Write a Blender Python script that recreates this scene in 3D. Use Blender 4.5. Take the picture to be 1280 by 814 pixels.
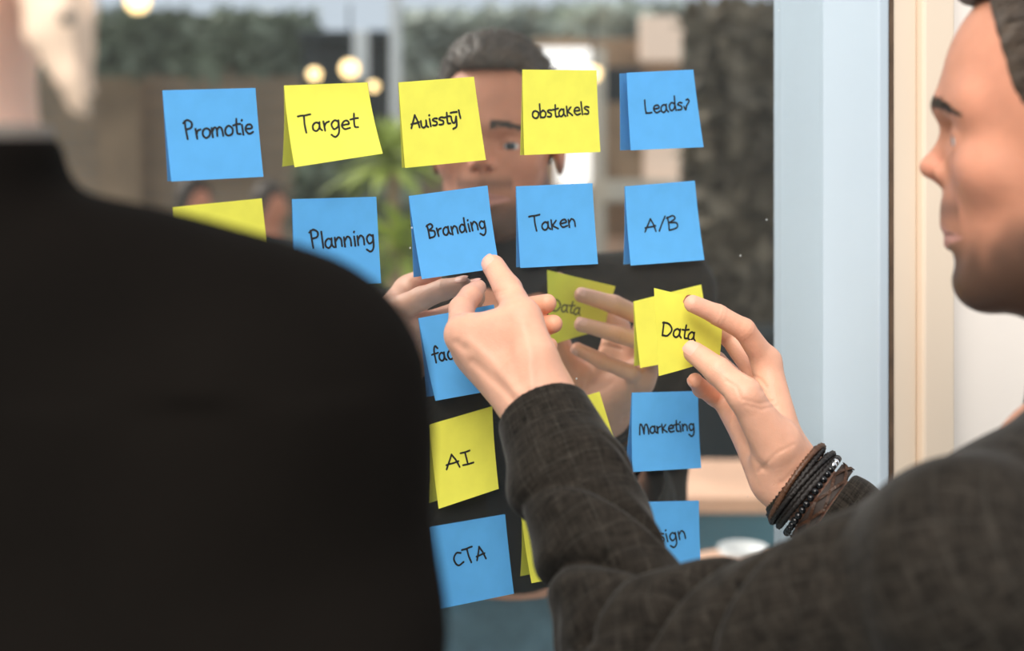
import bpy, bmesh, math, random
import numpy as np
from mathutils import Vector, Matrix

# ------------------------------------------------------------------ clean start
for o in list(bpy.data.objects):
    bpy.data.objects.remove(o, do_unlink=True)
SC = bpy.context.scene
COL = SC.collection
random.seed(7)
RNG = np.random.default_rng(7)

# ------------------------------------------------------------------ camera
F = 1700.0          # focal length in pixels of the 1280 px wide frame
CX, HY, CZ = 640.0, 190.0, 1.60   # image centre column, horizon row, eye height (m)
cam_d = bpy.data.cameras.new('camera')
cam = bpy.data.objects.new('camera', cam_d)
COL.objects.link(cam)
cam.location = (0, 0, CZ)
cam.rotation_euler = (math.radians(90), 0, 0)
cam_d.sensor_fit = 'HORIZONTAL'
cam_d.sensor_width = 36.0
cam_d.lens = F / 1280 * 36
cam_d.shift_y = -(407 - HY) / 1280
cam_d.clip_start = 0.02
cam_d.dof.use_dof = True
cam_d.dof.focus_distance = 1.175
cam_d.dof.aperture_fstop = 3.0
SC.camera = cam

# ------------------------------------------------------------------ sky, sun, exposure
world = bpy.data.worlds.new('world')
SC.world = world
world.use_nodes = True
wn = world.node_tree
bg = wn.nodes['Background']
tc = wn.nodes.new('ShaderNodeTexCoord')
sep = wn.nodes.new('ShaderNodeSeparateXYZ')
ramp = wn.nodes.new('ShaderNodeValToRGB')
wn.links.new(tc.outputs['Generated'], sep.inputs[0])
wn.links.new(sep.outputs['Z'], ramp.inputs[0])
wn.links.new(ramp.outputs[0], bg.inputs[0])
ramp.color_ramp.elements[0].position = 0.0
ramp.color_ramp.elements[0].color = (0.70, 0.78, 0.88, 1)
ramp.color_ramp.elements[1].position = 0.9
ramp.color_ramp.elements[1].color = (0.86, 0.93, 1.0, 1)
bg.inputs[1].default_value = 0.80
sun_d = bpy.data.lights.new('sun', 'SUN')
sun_d.energy = 3.3
sun_d.angle = math.radians(35)
sun_d.color = (1.0, 0.93, 0.84)
sun = bpy.data.objects.new('sun', sun_d)
COL.objects.link(sun)
sun.rotation_euler = Vector((0.22, 0.72, -0.66)).to_track_quat('-Z', 'Y').to_euler()
SC.view_settings.view_transform = 'Standard'
SC.view_settings.look = 'None'
SC.view_settings.gamma = 1
SC.view_settings.use_curve_mapping = False
SC.view_settings.exposure = 0.35

# ------------------------------------------------------------------ places
TH = math.radians(26)
GT = Vector((math.cos(TH), math.sin(TH), 0))     # along the glass
GN = Vector((math.sin(TH), -math.cos(TH), 0))    # out of the glass, towards the people
G0 = Vector((0, 1.21, 0))

def W(x, y, Y):
    return Vector(((x - CX) / F * Y, Y, CZ - (y - HY) / F * Y))

def gl(a, z, h=0.0):
    return Vector((G0.x, G0.y, 0)) + GT * a + GN * h + Vector((0, 0, z))

def on_glass(x, y, h=0.0):
    d = Vector(((x - CX) / F, 1, -(y - HY) / F))
    k = (G0.dot(GN) + h) / (d.dot(GN))
    p = d * k
    return (p - G0).dot(GT), p.z + CZ            # (a, z) on the plane lifted by h

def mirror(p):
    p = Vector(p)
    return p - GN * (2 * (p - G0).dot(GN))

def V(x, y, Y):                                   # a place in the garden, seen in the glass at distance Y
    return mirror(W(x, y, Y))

# ------------------------------------------------------------------ tagging
def tag(o, label=None, cat=None, group=None, kind=None):
    if label: o['label'] = label
    if cat: o['category'] = cat
    if group: o['group'] = group
    if kind: o['kind'] = kind
    return o

def empty(name, loc, label=None, cat=None, group=None):
    o = bpy.data.objects.new(name, None)
    o.empty_display_size = 0.05
    COL.objects.link(o)
    o.location = loc
    return tag(o, label, cat, group)

def link_mesh(name, me, mat, parent=None):
    o = bpy.data.objects.new(name, me)
    COL.objects.link(o)
    for m in (mat if isinstance(mat, (list, tuple)) else [mat]):
        me.materials.append(m)
    if parent:
        o.parent = parent
        # every parent here is unrotated: keep the mesh where it was built
        off = Vector((0, 0, 0)); p = parent
        while p:
            off += Vector(p.location); p = p.parent
        o.location = -off
    return o

def set_smooth(me, on=True):
    me.polygons.foreach_set('use_smooth', [on] * len(me.polygons))

def from_py(name, verts, faces, mat, parent=None, smooth=False, origin=None):
    me = bpy.data.meshes.new(name)
    vs = [tuple(v) for v in verts]
    me.from_pydata(vs, [], [tuple(f) for f in faces])
    me.update()
    if smooth: set_smooth(me)
    o = link_mesh(name, me, mat, parent)
    if origin is not None and parent is None:
        org = Vector(origin)
        me.transform(Matrix.Translation(-org))
        o.location = org
    return o

def recalc(o):
    bm = bmesh.new(); bm.from_mesh(o.data)
    bmesh.ops.recalc_face_normals(bm, faces=bm.faces)
    bm.to_mesh(o.data); bm.free()
    return o

BOXF = [(0,1,3,2),(4,6,7,5),(0,4,5,1),(2,3,7,6),(0,2,6,4),(1,5,7,3)]
def hexa(name, c8, mat, parent=None, bevel=0.0, origin=None):
    """eight corners: index bits x,y,z"""
    bm = bmesh.new()
    vs = [bm.verts.new(tuple(c)) for c in c8]
    for f in BOXF: bm.faces.new([vs[i] for i in f])
    bmesh.ops.recalc_face_normals(bm, faces=bm.faces)
    if bevel:
        bmesh.ops.bevel(bm, geom=list(bm.edges), offset=bevel, segments=2, affect='EDGES', profile=0.5)
    me = bpy.data.meshes.new(name)
    bm.to_mesh(me); bm.free()
    o = link_mesh(name, me, mat, parent)
    if origin is not None and parent is None:
        org = Vector(origin); me.transform(Matrix.Translation(-org)); o.location = org
    return o

def gbox(name, a0, a1, h0, h1, z0, z1, mat, parent=None, bevel=0.0):
    """box in the frame of the glass: along it, out of it, up"""
    c = [gl((a0, a1)[i & 1], (z0, z1)[i >> 2 & 1], (h0, h1)[i >> 1 & 1]) for i in range(8)]
    return hexa(name, c, mat, parent, bevel)

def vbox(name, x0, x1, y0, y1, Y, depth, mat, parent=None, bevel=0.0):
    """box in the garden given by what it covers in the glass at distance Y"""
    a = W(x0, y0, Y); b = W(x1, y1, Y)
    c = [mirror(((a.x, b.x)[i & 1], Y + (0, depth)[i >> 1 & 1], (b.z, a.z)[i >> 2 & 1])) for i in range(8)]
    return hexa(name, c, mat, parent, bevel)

# ------------------------------------------------------------------ materials
def nodes(name):
    m = bpy.data.materials.new(name); m.use_nodes = True
    nt = m.node_tree
    return m, nt, nt.nodes['Principled BSDF']

def simple(name, col, rough=0.6, metal=0.0, spec=0.5, noise=0.0, nscale=8.0, bump=0.0, bscale=60.0, sheen=0.0, emit=None, estr=0):
    m, nt, b = nodes(name)
    b.inputs['Base Color'].default_value = (*col, 1)
    b.inputs['Roughness'].default_value = rough
    b.inputs['Metallic'].default_value = metal
    b.inputs['Specular IOR Level'].default_value = spec
    b.inputs['Sheen Weight'].default_value = sheen
    if emit:
        b.inputs['Emission Color'].default_value = (*emit, 1)
        b.inputs['Emission Strength'].default_value = estr
    t = nt.nodes.new('ShaderNodeTexCoord')
    if noise:
        n = nt.nodes.new('ShaderNodeTexNoise'); n.inputs['Scale'].default_value = nscale
        n.inputs['Detail'].default_value = 5
        r = nt.nodes.new('ShaderNodeMapRange')
        r.inputs['To Min'].default_value = 1 - noise; r.inputs['To Max'].default_value = 1 + noise
        r.inputs['From Min'].default_value = 0.3; r.inputs['From Max'].default_value = 0.7
        mx = nt.nodes.new('ShaderNodeVectorMath'); mx.operation = 'SCALE'
        mx.inputs[0].default_value = col
        nt.links.new(t.outputs['Object'], n.inputs['Vector'])
        nt.links.new(n.outputs['Fac'], r.inputs['Value'])
        nt.links.new(r.outputs[0], mx.inputs['Scale'])
        nt.links.new(mx.outputs[0], b.inputs['Base Color'])
    if bump:
        n = nt.nodes.new('ShaderNodeTexNoise'); n.inputs['Scale'].default_value = bscale
        n.inputs['Detail'].default_value = 4
        bp = nt.nodes.new('ShaderNodeBump'); bp.inputs['Strength'].default_value = bump
        bp.inputs['Distance'].default_value = 0.002
        nt.links.new(t.outputs['Object'], n.inputs['Vector'])
        nt.links.new(n.outputs['Fac'], bp.inputs['Height'])
        nt.links.new(bp.outputs[0], b.inputs['Normal'])
    return m

def paper_mat(name, col):
    m, nt, b = nodes(name)
    out = nt.nodes['Material Output']
    b.inputs['Roughness'].default_value = 0.75
    b.inputs['Specular IOR Level'].default_value = 0.2
    t = nt.nodes.new('ShaderNodeTexCoord')
    n = nt.nodes.new('ShaderNodeTexNoise'); n.inputs['Scale'].default_value = 45; n.inputs['Detail'].default_value = 6
    r = nt.nodes.new('ShaderNodeMapRange')
    r.inputs['From Min'].default_value = 0.3; r.inputs['From Max'].default_value = 0.7
    r.inputs['To Min'].default_value = 0.95; r.inputs['To Max'].default_value = 1.04
    s = nt.nodes.new('ShaderNodeVectorMath'); s.operation = 'SCALE'; s.inputs[0].default_value = col
    bp = nt.nodes.new('ShaderNodeBump'); bp.inputs['Strength'].default_value = 0.25; bp.inputs['Distance'].default_value = 0.001
    tl = nt.nodes.new('ShaderNodeBsdfTranslucent')
    mx = nt.nodes.new('ShaderNodeMixShader'); mx.inputs[0].default_value = 0.22
    L = nt.links.new
    L(t.outputs['Object'], n.inputs['Vector']); L(n.outputs['Fac'], r.inputs['Value']); L(r.outputs[0], s.inputs['Scale'])
    L(s.outputs[0], b.inputs['Base Color']); L(s.outputs[0], tl.inputs['Color'])
    L(n.outputs['Fac'], bp.inputs['Height']); L(bp.outputs[0], b.inputs['Normal'])
    L(b.outputs[0], mx.inputs[1]); L(tl.outputs[0], mx.inputs[2]); L(mx.outputs[0], out.inputs['Surface'])
    return m

def skin_mat(name, sss=0.12, rough=0.48):
    m, nt, b = nodes(name)
    L = nt.links.new
    a = nt.nodes.new('ShaderNodeAttribute'); a.attribute_name = 'tone'
    t = nt.nodes.new('ShaderNodeTexCoord')
    n = nt.nodes.new('ShaderNodeTexNoise'); n.inputs['Scale'].default_value = 55; n.inputs['Detail'].default_value = 5
    r = nt.nodes.new('ShaderNodeMapRange')
    r.inputs['From Min'].default_value = 0.3; r.inputs['From Max'].default_value = 0.7
    r.inputs['To Min'].default_value = 0.93; r.inputs['To Max'].default_value = 1.06
    s = nt.nodes.new('ShaderNodeVectorMath'); s.operation = 'SCALE'
    L(t.outputs['Object'], n.inputs['Vector']); L(n.outputs['Fac'], r.inputs['Value'])
    L(a.outputs['Color'], s.inputs[0]); L(r.outputs[0], s.inputs['Scale']); L(s.outputs[0], b.inputs['Base Color'])
    b.inputs['Roughness'].default_value = rough
    b.inputs['Specular IOR Level'].default_value = 0.4
    b.inputs['Subsurface Weight'].default_value = sss
    b.inputs['Subsurface Radius'].default_value = (1.0, 0.35, 0.2)
    b.inputs['Subsurface Scale'].default_value = 0.006
    v = nt.nodes.new('ShaderNodeTexVoronoi'); v.inputs['Scale'].default_value = 900
    n2 = nt.nodes.new('ShaderNodeTexNoise'); n2.inputs['Scale'].default_value = 180; n2.inputs['Detail'].default_value = 6
    ad = nt.nodes.new('ShaderNodeMath'); ad.operation = 'MULTIPLY_ADD'; ad.inputs[1].default_value = 0.4
    bp = nt.nodes.new('ShaderNodeBump'); bp.inputs['Strength'].default_value = 0.35; bp.inputs['Distance'].default_value = 0.0008
    L(t.outputs['Object'], v.inputs['Vector']); L(t.outputs['Object'], n2.inputs['Vector'])
    L(v.outputs['Distance'], ad.inputs[0]); L(n2.outputs['Fac'], ad.inputs[2]); L(ad.outputs[0], bp.inputs['Height'])
    L(bp.outputs[0], b.inputs['Normal'])
    return m

def tweed_mat(name, dark, light, line):
    """woven wool with a faint window-pane check, in the cloth's own uv (metres)"""
    m, nt, b = nodes(name)
    L = nt.links.new
    u = nt.nodes.new('ShaderNodeUVMap')
    sp = nt.nodes.new('ShaderNodeSeparateXYZ'); L(u.outputs[0], sp.inputs[0])
    def math_(op, x, y=None, z=None):
        q = nt.nodes.new('ShaderNodeMath'); q.operation = op
        for i, val in enumerate((x, y, z)):
            if val is None: continue
            if isinstance(val, (int, float)): q.inputs[i].default_value = val
            else: L(val, q.inputs[i])
        return q.outputs[0]
    n0 = nt.nodes.new('ShaderNodeTexNoise'); n0.inputs['Scale'].default_value = 700; n0.inputs['Detail'].default_value = 2
    L(u.outputs[0], n0.inputs['Vector'])
    lines = None
    for ax, per in (('X', 0.021), ('Y', 0.019)):
        f = math_('FRACT', math_('MULTIPLY', sp.outputs[ax], 1 / per))
        d = math_('ABSOLUTE', math_('SUBTRACT', f, 0.5))
        g = math_('LESS_THAN', d, 0.035)
        g = math_('MULTIPLY', g, math_('GREATER_THAN', n0.outputs['Fac'], 0.47))
        lines = g if lines is None else math_('MAXIMUM', lines, g)
    n = nt.nodes.new('ShaderNodeTexNoise'); n.inputs['Scale'].default_value = 70; n.inputs['Detail'].default_value = 9; n.inputs['Roughness'].default_value = 0.72
    t = nt.nodes.new('ShaderNodeTexCoord'); L(t.outputs['Object'], n.inputs['Vector'])
    wv = math_('MULTIPLY', math_('SINE', math_('MULTIPLY', math_('ADD', sp.outputs['X'], sp.outputs['Y']), 3500.0)), 0.5)
    streak = []
    for sx_, sy_ in ((1200, 60), (60, 1200)):
        mp = nt.nodes.new('ShaderNodeMapping'); mp.inputs['Scale'].default_value = (sx_, sy_, 1)
        ns = nt.nodes.new('ShaderNodeTexNoise'); ns.inputs['Scale'].default_value = 1; ns.inputs['Detail'].default_value = 3
        L(u.outputs[0], mp.inputs[0]); L(mp.outputs[0], ns.inputs['Vector']); streak.append(ns.outputs['Fac'])
    fac = math_('ADD', math_('MULTIPLY', n.outputs['Fac'], 0.30), math_('MULTIPLY', math_('ADD', streak[0], streak[1]), 0.36))
    rp = nt.nodes.new('ShaderNodeValToRGB')
    rp.color_ramp.elements[0].position = 0.40; rp.color_ramp.elements[0].color = (*dark, 1)
    rp.color_ramp.elements[1].position = 0.68; rp.color_ramp.elements[1].color = (*light, 1)
    L(fac, rp.inputs[0])
    mx = nt.nodes.new('ShaderNodeMix'); mx.data_type = 'RGBA'
    mx.inputs['B'].default_value = (*line, 1)
    L(math_('MULTIPLY', lines, 0.17), mx.inputs['Factor']); L(rp.outputs[0], mx.inputs['A'])
    L(mx.outputs['Result'], b.inputs['Base Color'])
    b.inputs['Roughness'].default_value = 0.85
    b.inputs['Specular IOR Level'].default_value = 0.08
    b.inputs['Sheen Weight'].default_value = 0.10
    b.inputs['Sheen Roughness'].default_value = 0.35
    bp = nt.nodes.new('ShaderNodeBump'); bp.inputs['Strength'].default_value = 0.5; bp.inputs['Distance'].default_value = 0.001
    L(n0.outputs['Fac'], bp.inputs['Height']); L(bp.outputs[0], b.inputs['Normal'])
    return m

def glass_mat():
    m = bpy.data.materials.new('window_glass'); m.use_nodes = True
    nt = m.node_tree; nt.nodes.clear(); L = nt.links.new
    out = nt.nodes.new('ShaderNodeOutputMaterial')
    tr = nt.nodes.new('ShaderNodeBsdfTransparent'); tr.inputs[0].default_value = (0.85, 0.93, 0.92, 1)
    g = nt.nodes.new('ShaderNodeBsdfGlossy'); g.inputs['Color'].default_value = (0.97, 1.0, 1.0, 1); g.inputs['Roughness'].default_value = 0.0
    mx = nt.nodes.new('ShaderNodeMixShader'); mx.inputs[0].default_value = 0.80
    L(tr.outputs[0], mx.inputs[1]); L(g.outputs[0], mx.inputs[2])
    # dust: tiny pale specks
    t = nt.nodes.new('ShaderNodeTexCoord')
    v = nt.nodes.new('ShaderNodeTexVoronoi'); v.inputs['Scale'].default_value = 38
    n = nt.nodes.new('ShaderNodeTexNoise'); n.inputs['Scale'].default_value = 9
    lt = nt.nodes.new('ShaderNodeMath'); lt.operation = 'LESS_THAN'; lt.inputs[1].default_value = 0.035
    gt = nt.nodes.new('ShaderNodeMath'); gt.operation = 'GREATER_THAN'; gt.inputs[1].default_value = 0.56
    ml = nt.nodes.new('ShaderNodeMath'); ml.operation = 'MULTIPLY'
    ad = nt.nodes.new('ShaderNodeMath'); ad.operation = 'MULTIPLY_ADD'; ad.inputs[1].default_value = 0.6; ad.inputs[2].default_value = 0.028
    df = nt.nodes.new('ShaderNodeBsdfDiffuse'); df.inputs[0].default_value = (0.8, 0.82, 0.8, 1)
    m2 = nt.nodes.new('ShaderNodeMixShader')
    L(t.outputs['Object'], v.inputs['Vector']); L(t.outputs['Object'], n.inputs['Vector'])
    L(v.outputs['Distance'], lt.inputs[0]); L(n.outputs['Fac'], gt.inputs[0])
    L(lt.outputs[0], ml.inputs[0]); L(gt.outputs[0], ml.inputs[1]); L(ml.outputs[0], ad.inputs[0])
    L(ad.outputs[0], m2.inputs[0]); L(mx.outputs[0], m2.inputs[1]); L(df.outputs[0], m2.inputs[2])
    L(m2.outputs[0], out.inputs['Surface'])
    return m

def clear_mat():
    m = bpy.data.materials.new('glass_back'); m.use_nodes = True
    nt = m.node_tree; nt.nodes.clear()
    out = nt.nodes.new('ShaderNodeOutputMaterial'); tr = nt.nodes.new('ShaderNodeBsdfTransparent')
    nt.links.new(tr.outputs[0], out.inputs['Surface'])
    return m

def brick_mat():
    m, nt, b = nodes('brown_brick'); L = nt.links.new
    u = nt.nodes.new('ShaderNodeTexCoord')
    k = nt.nodes.new('ShaderNodeTexBrick'); k.inputs['Scale'].default_value = 1
    k.inputs['Brick Width'].default_value = 0.21; k.inputs['Row Height'].default_value = 0.065
    k.inputs['Mortar Size'].default_value = 0.006
    k.inputs['Color1'].default_value = (0.52, 0.34, 0.21, 1); k.inputs['Color2'].default_value = (0.40, 0.27, 0.17, 1)
    k.inputs['Mortar'].default_value = (0.3, 0.27, 0.23, 1)
    L(u.outputs['UV'], k.inputs['Vector']); L(k.outputs['Color'], b.inputs['Base Color'])
    b.inputs['Roughness'].default_value = 0.9
    return m

M = {}
M['blue'] = paper_mat('blue_paper', (0.14, 0.50, 0.92))
M['yellow'] = paper_mat('yellow_paper', (0.93, 0.90, 0.13))
M['ink'] = simple('black_ink', (0.012, 0.012, 0.014), 0.6)
M['ink_through'] = simple('ink_showing_through', (0.16, 0.15, 0.05), 0.8)
M['skin'] = skin_mat('skin')
M['tweed'] = tweed_mat('charcoal_tweed', (0.003, 0.0025, 0.0021), (0.046, 0.038, 0.030), (0.10, 0.092, 0.078))
M['black_wool'] = simple('black_wool', (0.0060, 0.0047, 0.0038), 0.9, spec=0.05, noise=0.3, nscale=6, bump=0.3, bscale=400)
M['lining'] = simple('jacket_lining', (0.01, 0.01, 0.01), 0.5)
M['shirt'] = simple('black_shirt', (0.008, 0.009, 0.011), 0.9, bump=0.3, bscale=300)
M['denim'] = simple('teal_denim', (0.13, 0.23, 0.29), 0.9, noise=0.35, nscale=14, bump=0.3, bscale=500)
M['shoe'] = simple('shoe_leather', (0.02, 0.015, 0.012), 0.4)
M['nail'] = simple('fingernail', (0.78, 0.42, 0.32), 0.35)
M['hair'] = simple('dark_brown_hair', (0.055, 0.035, 0.022), 0.55, noise=0.4, nscale=60)
M['blond'] = simple('pale_blond_hair', (0.84, 0.62, 0.46), 0.6, noise=0.12, nscale=90)
M['sclera'] = simple('eye_white', (0.75, 0.72, 0.70), 0.15)
M['iris'] = simple('grey_blue_iris', (0.05, 0.08, 0.10), 0.1)
M['glass'] = glass_mat()
M['clear'] = clear_mat()
M['frame'] = simple('pale_blue_frame_paint', (0.50, 0.585, 0.66), 0.45, noise=0.02, nscale=3)
M['seal'] = simple('brown_rubber_seal', (0.10, 0.06, 0.035), 0.7, noise=0.3, nscale=40)
M['beige'] = simple('beige_paint', (0.80, 0.66, 0.52), 0.6, noise=0.02, nscale=3)
M['white'] = simple('warm_white_plaster', (0.88, 0.80, 0.73), 0.8, noise=0.03, nscale=2, bump=0.15)
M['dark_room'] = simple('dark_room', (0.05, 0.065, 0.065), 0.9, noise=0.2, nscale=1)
M['brick'] = brick_mat()
M['paving'] = simple('grey_paving', (0.28, 0.32, 0.32), 0.7, noise=0.3, nscale=1.5, bump=0.2)
M['leaf'] = simple('dark_leaf', (0.20, 0.23, 0.16), 0.6, noise=0.5, nscale=3)
M['leaf2'] = simple('green_leaf', (0.38, 0.45, 0.08), 0.5, noise=0.4, nscale=6)
M['brown_leaf'] = simple('brown_leaf', (0.17, 0.135, 0.09), 0.7, noise=0.5, nscale=4)
M['pale_leaf'] = simple('grey_green_leaf', (0.42, 0.45, 0.38), 0.6, noise=0.6, nscale=3)
M['dark_leather'] = simple('dark_brown_leather', (0.02, 0.010, 0.006), 0.7)
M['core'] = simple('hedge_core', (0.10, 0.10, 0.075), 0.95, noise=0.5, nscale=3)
M['wood'] = simple('tan_wood', (0.75, 0.45, 0.30), 0.6, noise=0.2, nscale=5)
M['pale_wood'] = simple('pale_timber', (0.80, 0.68, 0.54), 0.6, noise=0.1, nscale=5)
M['brown'] = simple('brown_timber', (0.42, 0.27, 0.16), 0.7, noise=0.2, nscale=5)
M['dark'] = simple('dark_steel', (0.018, 0.025, 0.028), 0.5)
M['white_paint'] = simple('white_paint', (0.85, 0.85, 0.84), 0.5)
M['lit'] = simple('lit_window', (0.9, 0.88, 0.85), 0.5, emit=(1.0, 0.96, 0.92), estr=1.1)
M['peach'] = simple('lit_peach_blind', (0.8, 0.6, 0.48), 0.6, emit=(1.0, 0.72, 0.52), estr=0.35)
M['bulb'] = simple('warm_bulb', (1, 0.8, 0.5), 0.4, emit=(1.0, 0.66, 0.28), estr=3.2)
M['teal'] = simple('teal_cover', (0.08, 0.20, 0.26), 0.5, noise=0.2, nscale=3)
M['leather'] = simple('black_leather', (0.009, 0.006, 0.005), 0.45, bump=0.5, bscale=700)
M['brown_leather'] = simple('brown_leather', (0.085, 0.036, 0.017), 0.4, noise=0.4, nscale=200, bump=0.4, bscale=500)
M['bead'] = simple('black_bead', (0.006, 0.006, 0.007), 0.08)
M['silver'] = simple('silver', (0.8, 0.8, 0.82), 0.2, metal=1.0)

# ------------------------------------------------------------------ implicit surfaces
f32 = np.float32
def smin(a, b, k):
    h = np.maximum(k - np.abs(a - b), 0) / k
    return np.minimum(a, b) - h * h * k * 0.25
def smax(a, b, k): return -smin(-a, -b, k)
def cone(P, a, b, r1, r2):
    a = np.array(a, f32); b = np.array(b, f32); ba = b - a
    pa = P - a
    h = np.clip(pa @ ba / max(float(ba @ ba), 1e-12), 0, 1)
    return np.linalg.norm(pa - h[:, None] * ba, axis=1) - (r1 + (r2 - r1) * h)
def ell(P, c, r, R=None):
    q = P - np.array(c, f32)
    if R is not None: q = q @ R
    r = np.array(r, f32)
    k0 = np.linalg.norm(q / r, axis=1); k1 = np.linalg.norm(q / (r * r), axis=1) + 1e-9
    return k0 * (k0 - 1) / k1
def sph(P, c, r): return np.linalg.norm(P - np.array(c, f32), axis=1) - r

def polygonise(f, lo, hi, h, B=8, slack=1.3):
    lo = np.array(lo, float); hi = np.array(hi, float)
    nb = np.ceil((hi - lo) / (h * B)).astype(int)
    gi = np.stack(np.meshgrid(*[np.arange(n) for n in nb], indexing='ij'), -1).reshape(-1, 3)
    cen = lo + (gi + 0.5) * h * B
    fc = f(cen.astype(f32))
    keep = np.abs(fc) < h * B * 0.87 * slack + h
    gi = gi[keep]
    N = nb * B + 2
    loc = np.stack(np.meshgrid(*[np.arange(B + 1)] * 3, indexing='ij'), -1).reshape(-1, 3)
    keys = []; pos = []; quads = []
    def key(ix): return (ix[..., 0] * N[1] + ix[..., 1]) * N[2] + ix[..., 2]
    CH = 400
    for s in range(0, len(gi), CH):
        g = gi[s:s + CH]
        idx = g[:, None, :] * B + loc[None]
        P = lo + idx.reshape(-1, 3) * h
        val = f(P.astype(f32)).reshape(len(g), B + 1, B + 1, B + 1)
        ins = val < 0
        base = g[:, None, None, None, :] * B
        c = [val[:, i:B + i, j:B + j, k:B + k] for i in (0, 1) for j in (0, 1) for k in (0, 1)]
        cs = sum((x < 0).astype(np.int8) for x in c)
        act = (cs > 0) & (cs < 8)
        w = np.argwhere(act)
        if len(w) == 0: continue
        cv = np.stack([x[act] for x in c], -1)
        off = np.array([(i, j, k) for i in (0, 1) for j in (0, 1) for k in (0, 1)], float)
        acc = np.zeros((len(w), 3)); cnt = np.zeros(len(w))
        for a in range(8):
            for bb in range(a + 1, 8):
                if np.abs(off[a] - off[bb]).sum() != 1: continue
                va, vb = cv[:, a], cv[:, bb]
                m = (va < 0) != (vb < 0)
                t = np.where(m, va / np.where(m, va - vb, 1), 0)
                acc += np.where(m[:, None], off[a] + t[:, None] * (off[bb] - off[a]), 0)
                cnt += m
        ci = g[w[:, 0]] * B + w[:, 1:]
        keys.append(key(ci)); pos.append(lo + (ci + acc / cnt[:, None]) * h)
        for ax in range(3):
            sl0 = [slice(None)] + [slice(0, B)] * 3
            sl1 = list(sl0); sl1[ax + 1] = slice(1, B + 1)
            A = ins[tuple(sl0)]; C = ins[tuple(sl1)]
            for d, mm in ((1, A & ~C), (0, ~A & C)):
                e = np.argwhere(mm)
                if len(e) == 0: continue
                ei = g[e[:, 0]] * B + e[:, 1:]
                u = (ax + 1) % 3; v = (ax + 2) % 3
                du = np.zeros(3, int); du[u] = 1; dv = np.zeros(3, int); dv[v] = 1
                q = np.stack([key(ei), key(ei - du), key(ei - du - dv), key(ei - dv)], -1)
                ok = ((ei[:, u] > 0) & (ei[:, v] > 0)); q = q[ok]
                quads.append(q if d else q[:, ::-1])
    keys = np.concatenate(keys); pos = np.concatenate(pos); quads = np.concatenate(quads)
    o = np.argsort(keys); ks = keys[o]; pos = pos[o]
    ix = np.searchsorted(ks, quads); ix = np.minimum(ix, len(ks) - 1)
    ok = (ks[ix] == quads).all(1)
    return pos, ix[ok]

def np_mesh(name, pos, quads):
    me = bpy.data.meshes.new(name)
    n, m = len(pos), len(quads)
    me.vertices.add(n); me.vertices.foreach_set('co', pos.astype(f32).ravel())
    me.loops.add(m * 4); me.loops.foreach_set('vertex_index', quads.astype(np.int32).ravel())
    me.polygons.add(m)
    me.polygons.foreach_set('loop_start', (np.arange(m) * 4).astype(np.int32))
    me.polygons.foreach_set('loop_total', np.full(m, 4, np.int32))
    me.polygons.foreach_set('use_smooth', np.ones(m, bool))
    me.update(calc_edges=True)
    me.validate()
    return me

def set_tone(me, cols):
    at = me.color_attributes.new('tone', 'FLOAT_COLOR', 'POINT')
    c = np.ones((len(cols), 4), f32); c[:, :3] = cols
    at.data.foreach_set('color', c.ravel())

def set_uv(me, uv):
    lay = me.uv_layers.new(name='UVMap')
    vi = np.zeros(len(me.loops), np.int32); me.loops.foreach_get('vertex_index', vi)
    lay.data.foreach_set('uv', uv[vi].astype(f32).ravel())

def wob(P, s, seed=0):
    """cheap smooth noise"""
    r = np.random.default_rng(seed); out = np.zeros(len(P), f32)
    for _ in range(5):
        d = r.normal(size=3); d /= np.linalg.norm(d)
        out += np.sin(P @ (d * s * r.uniform(.6, 1.6)).astype(f32) + r.uniform(0, 6.3))
    return out / 5

def merge(parts):
    vs = []; qs = []; n = 0
    for p, q in parts:
        vs.append(p); qs.append(q + n); n += len(p)
    return np.concatenate(vs), np.concatenate(qs)

# ================================================================== STRUCTURE
A_EDGE = on_glass(1029, 400)[0]      # right end of the glass
A_LEFT = -1.9
win = empty('window_1', gl(A_EDGE, 0), 'large window pane in a pale blue frame, carrying the sticky notes', None)
tag(win, kind='structure')
# pane
bmv = [gl(a, z, h) for h in (0, -0.006) for (a, z) in ((A_LEFT, .25), (A_EDGE, .25), (A_EDGE, 2.7), (A_LEFT, 2.7))]
pane = from_py('pane', bmv, [(0, 1, 2, 3), (7, 6, 5, 4), (0, 4, 5, 1), (1, 5, 6, 2), (2, 6, 7, 3), (3, 7, 4, 0)], [M['glass'], M['clear']], win)
recalc(pane)
for p in pane.data.polygons:
    p.material_index = 0 if p.normal.dot(GN) > 0.9 else 1
gbox('window_frame', A_EDGE, A_EDGE + 0.012, -0.05, 0.082, 0.2, 2.75, M['frame'], win, 0.002)
gbox('window_frame', A_EDGE - .0, A_EDGE + 0.10, -0.07, -0.0065, 0.2, 2.75, M['frame'], win, 0.002)
gbox('window_frame', A_LEFT - 0.06, A_LEFT, -0.05, 0.082, 0.2, 2.75, M['frame'], win, 0.002)
gbox('window_frame', A_LEFT, A_EDGE, -0.05, 0.082, 2.7, 2.75, M['frame'], win, 0.002)
gbox('window_sill', A_LEFT, A_EDGE, -0.05, 0.082, 0.2, 0.25, M['frame'], win, 0.002)
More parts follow.
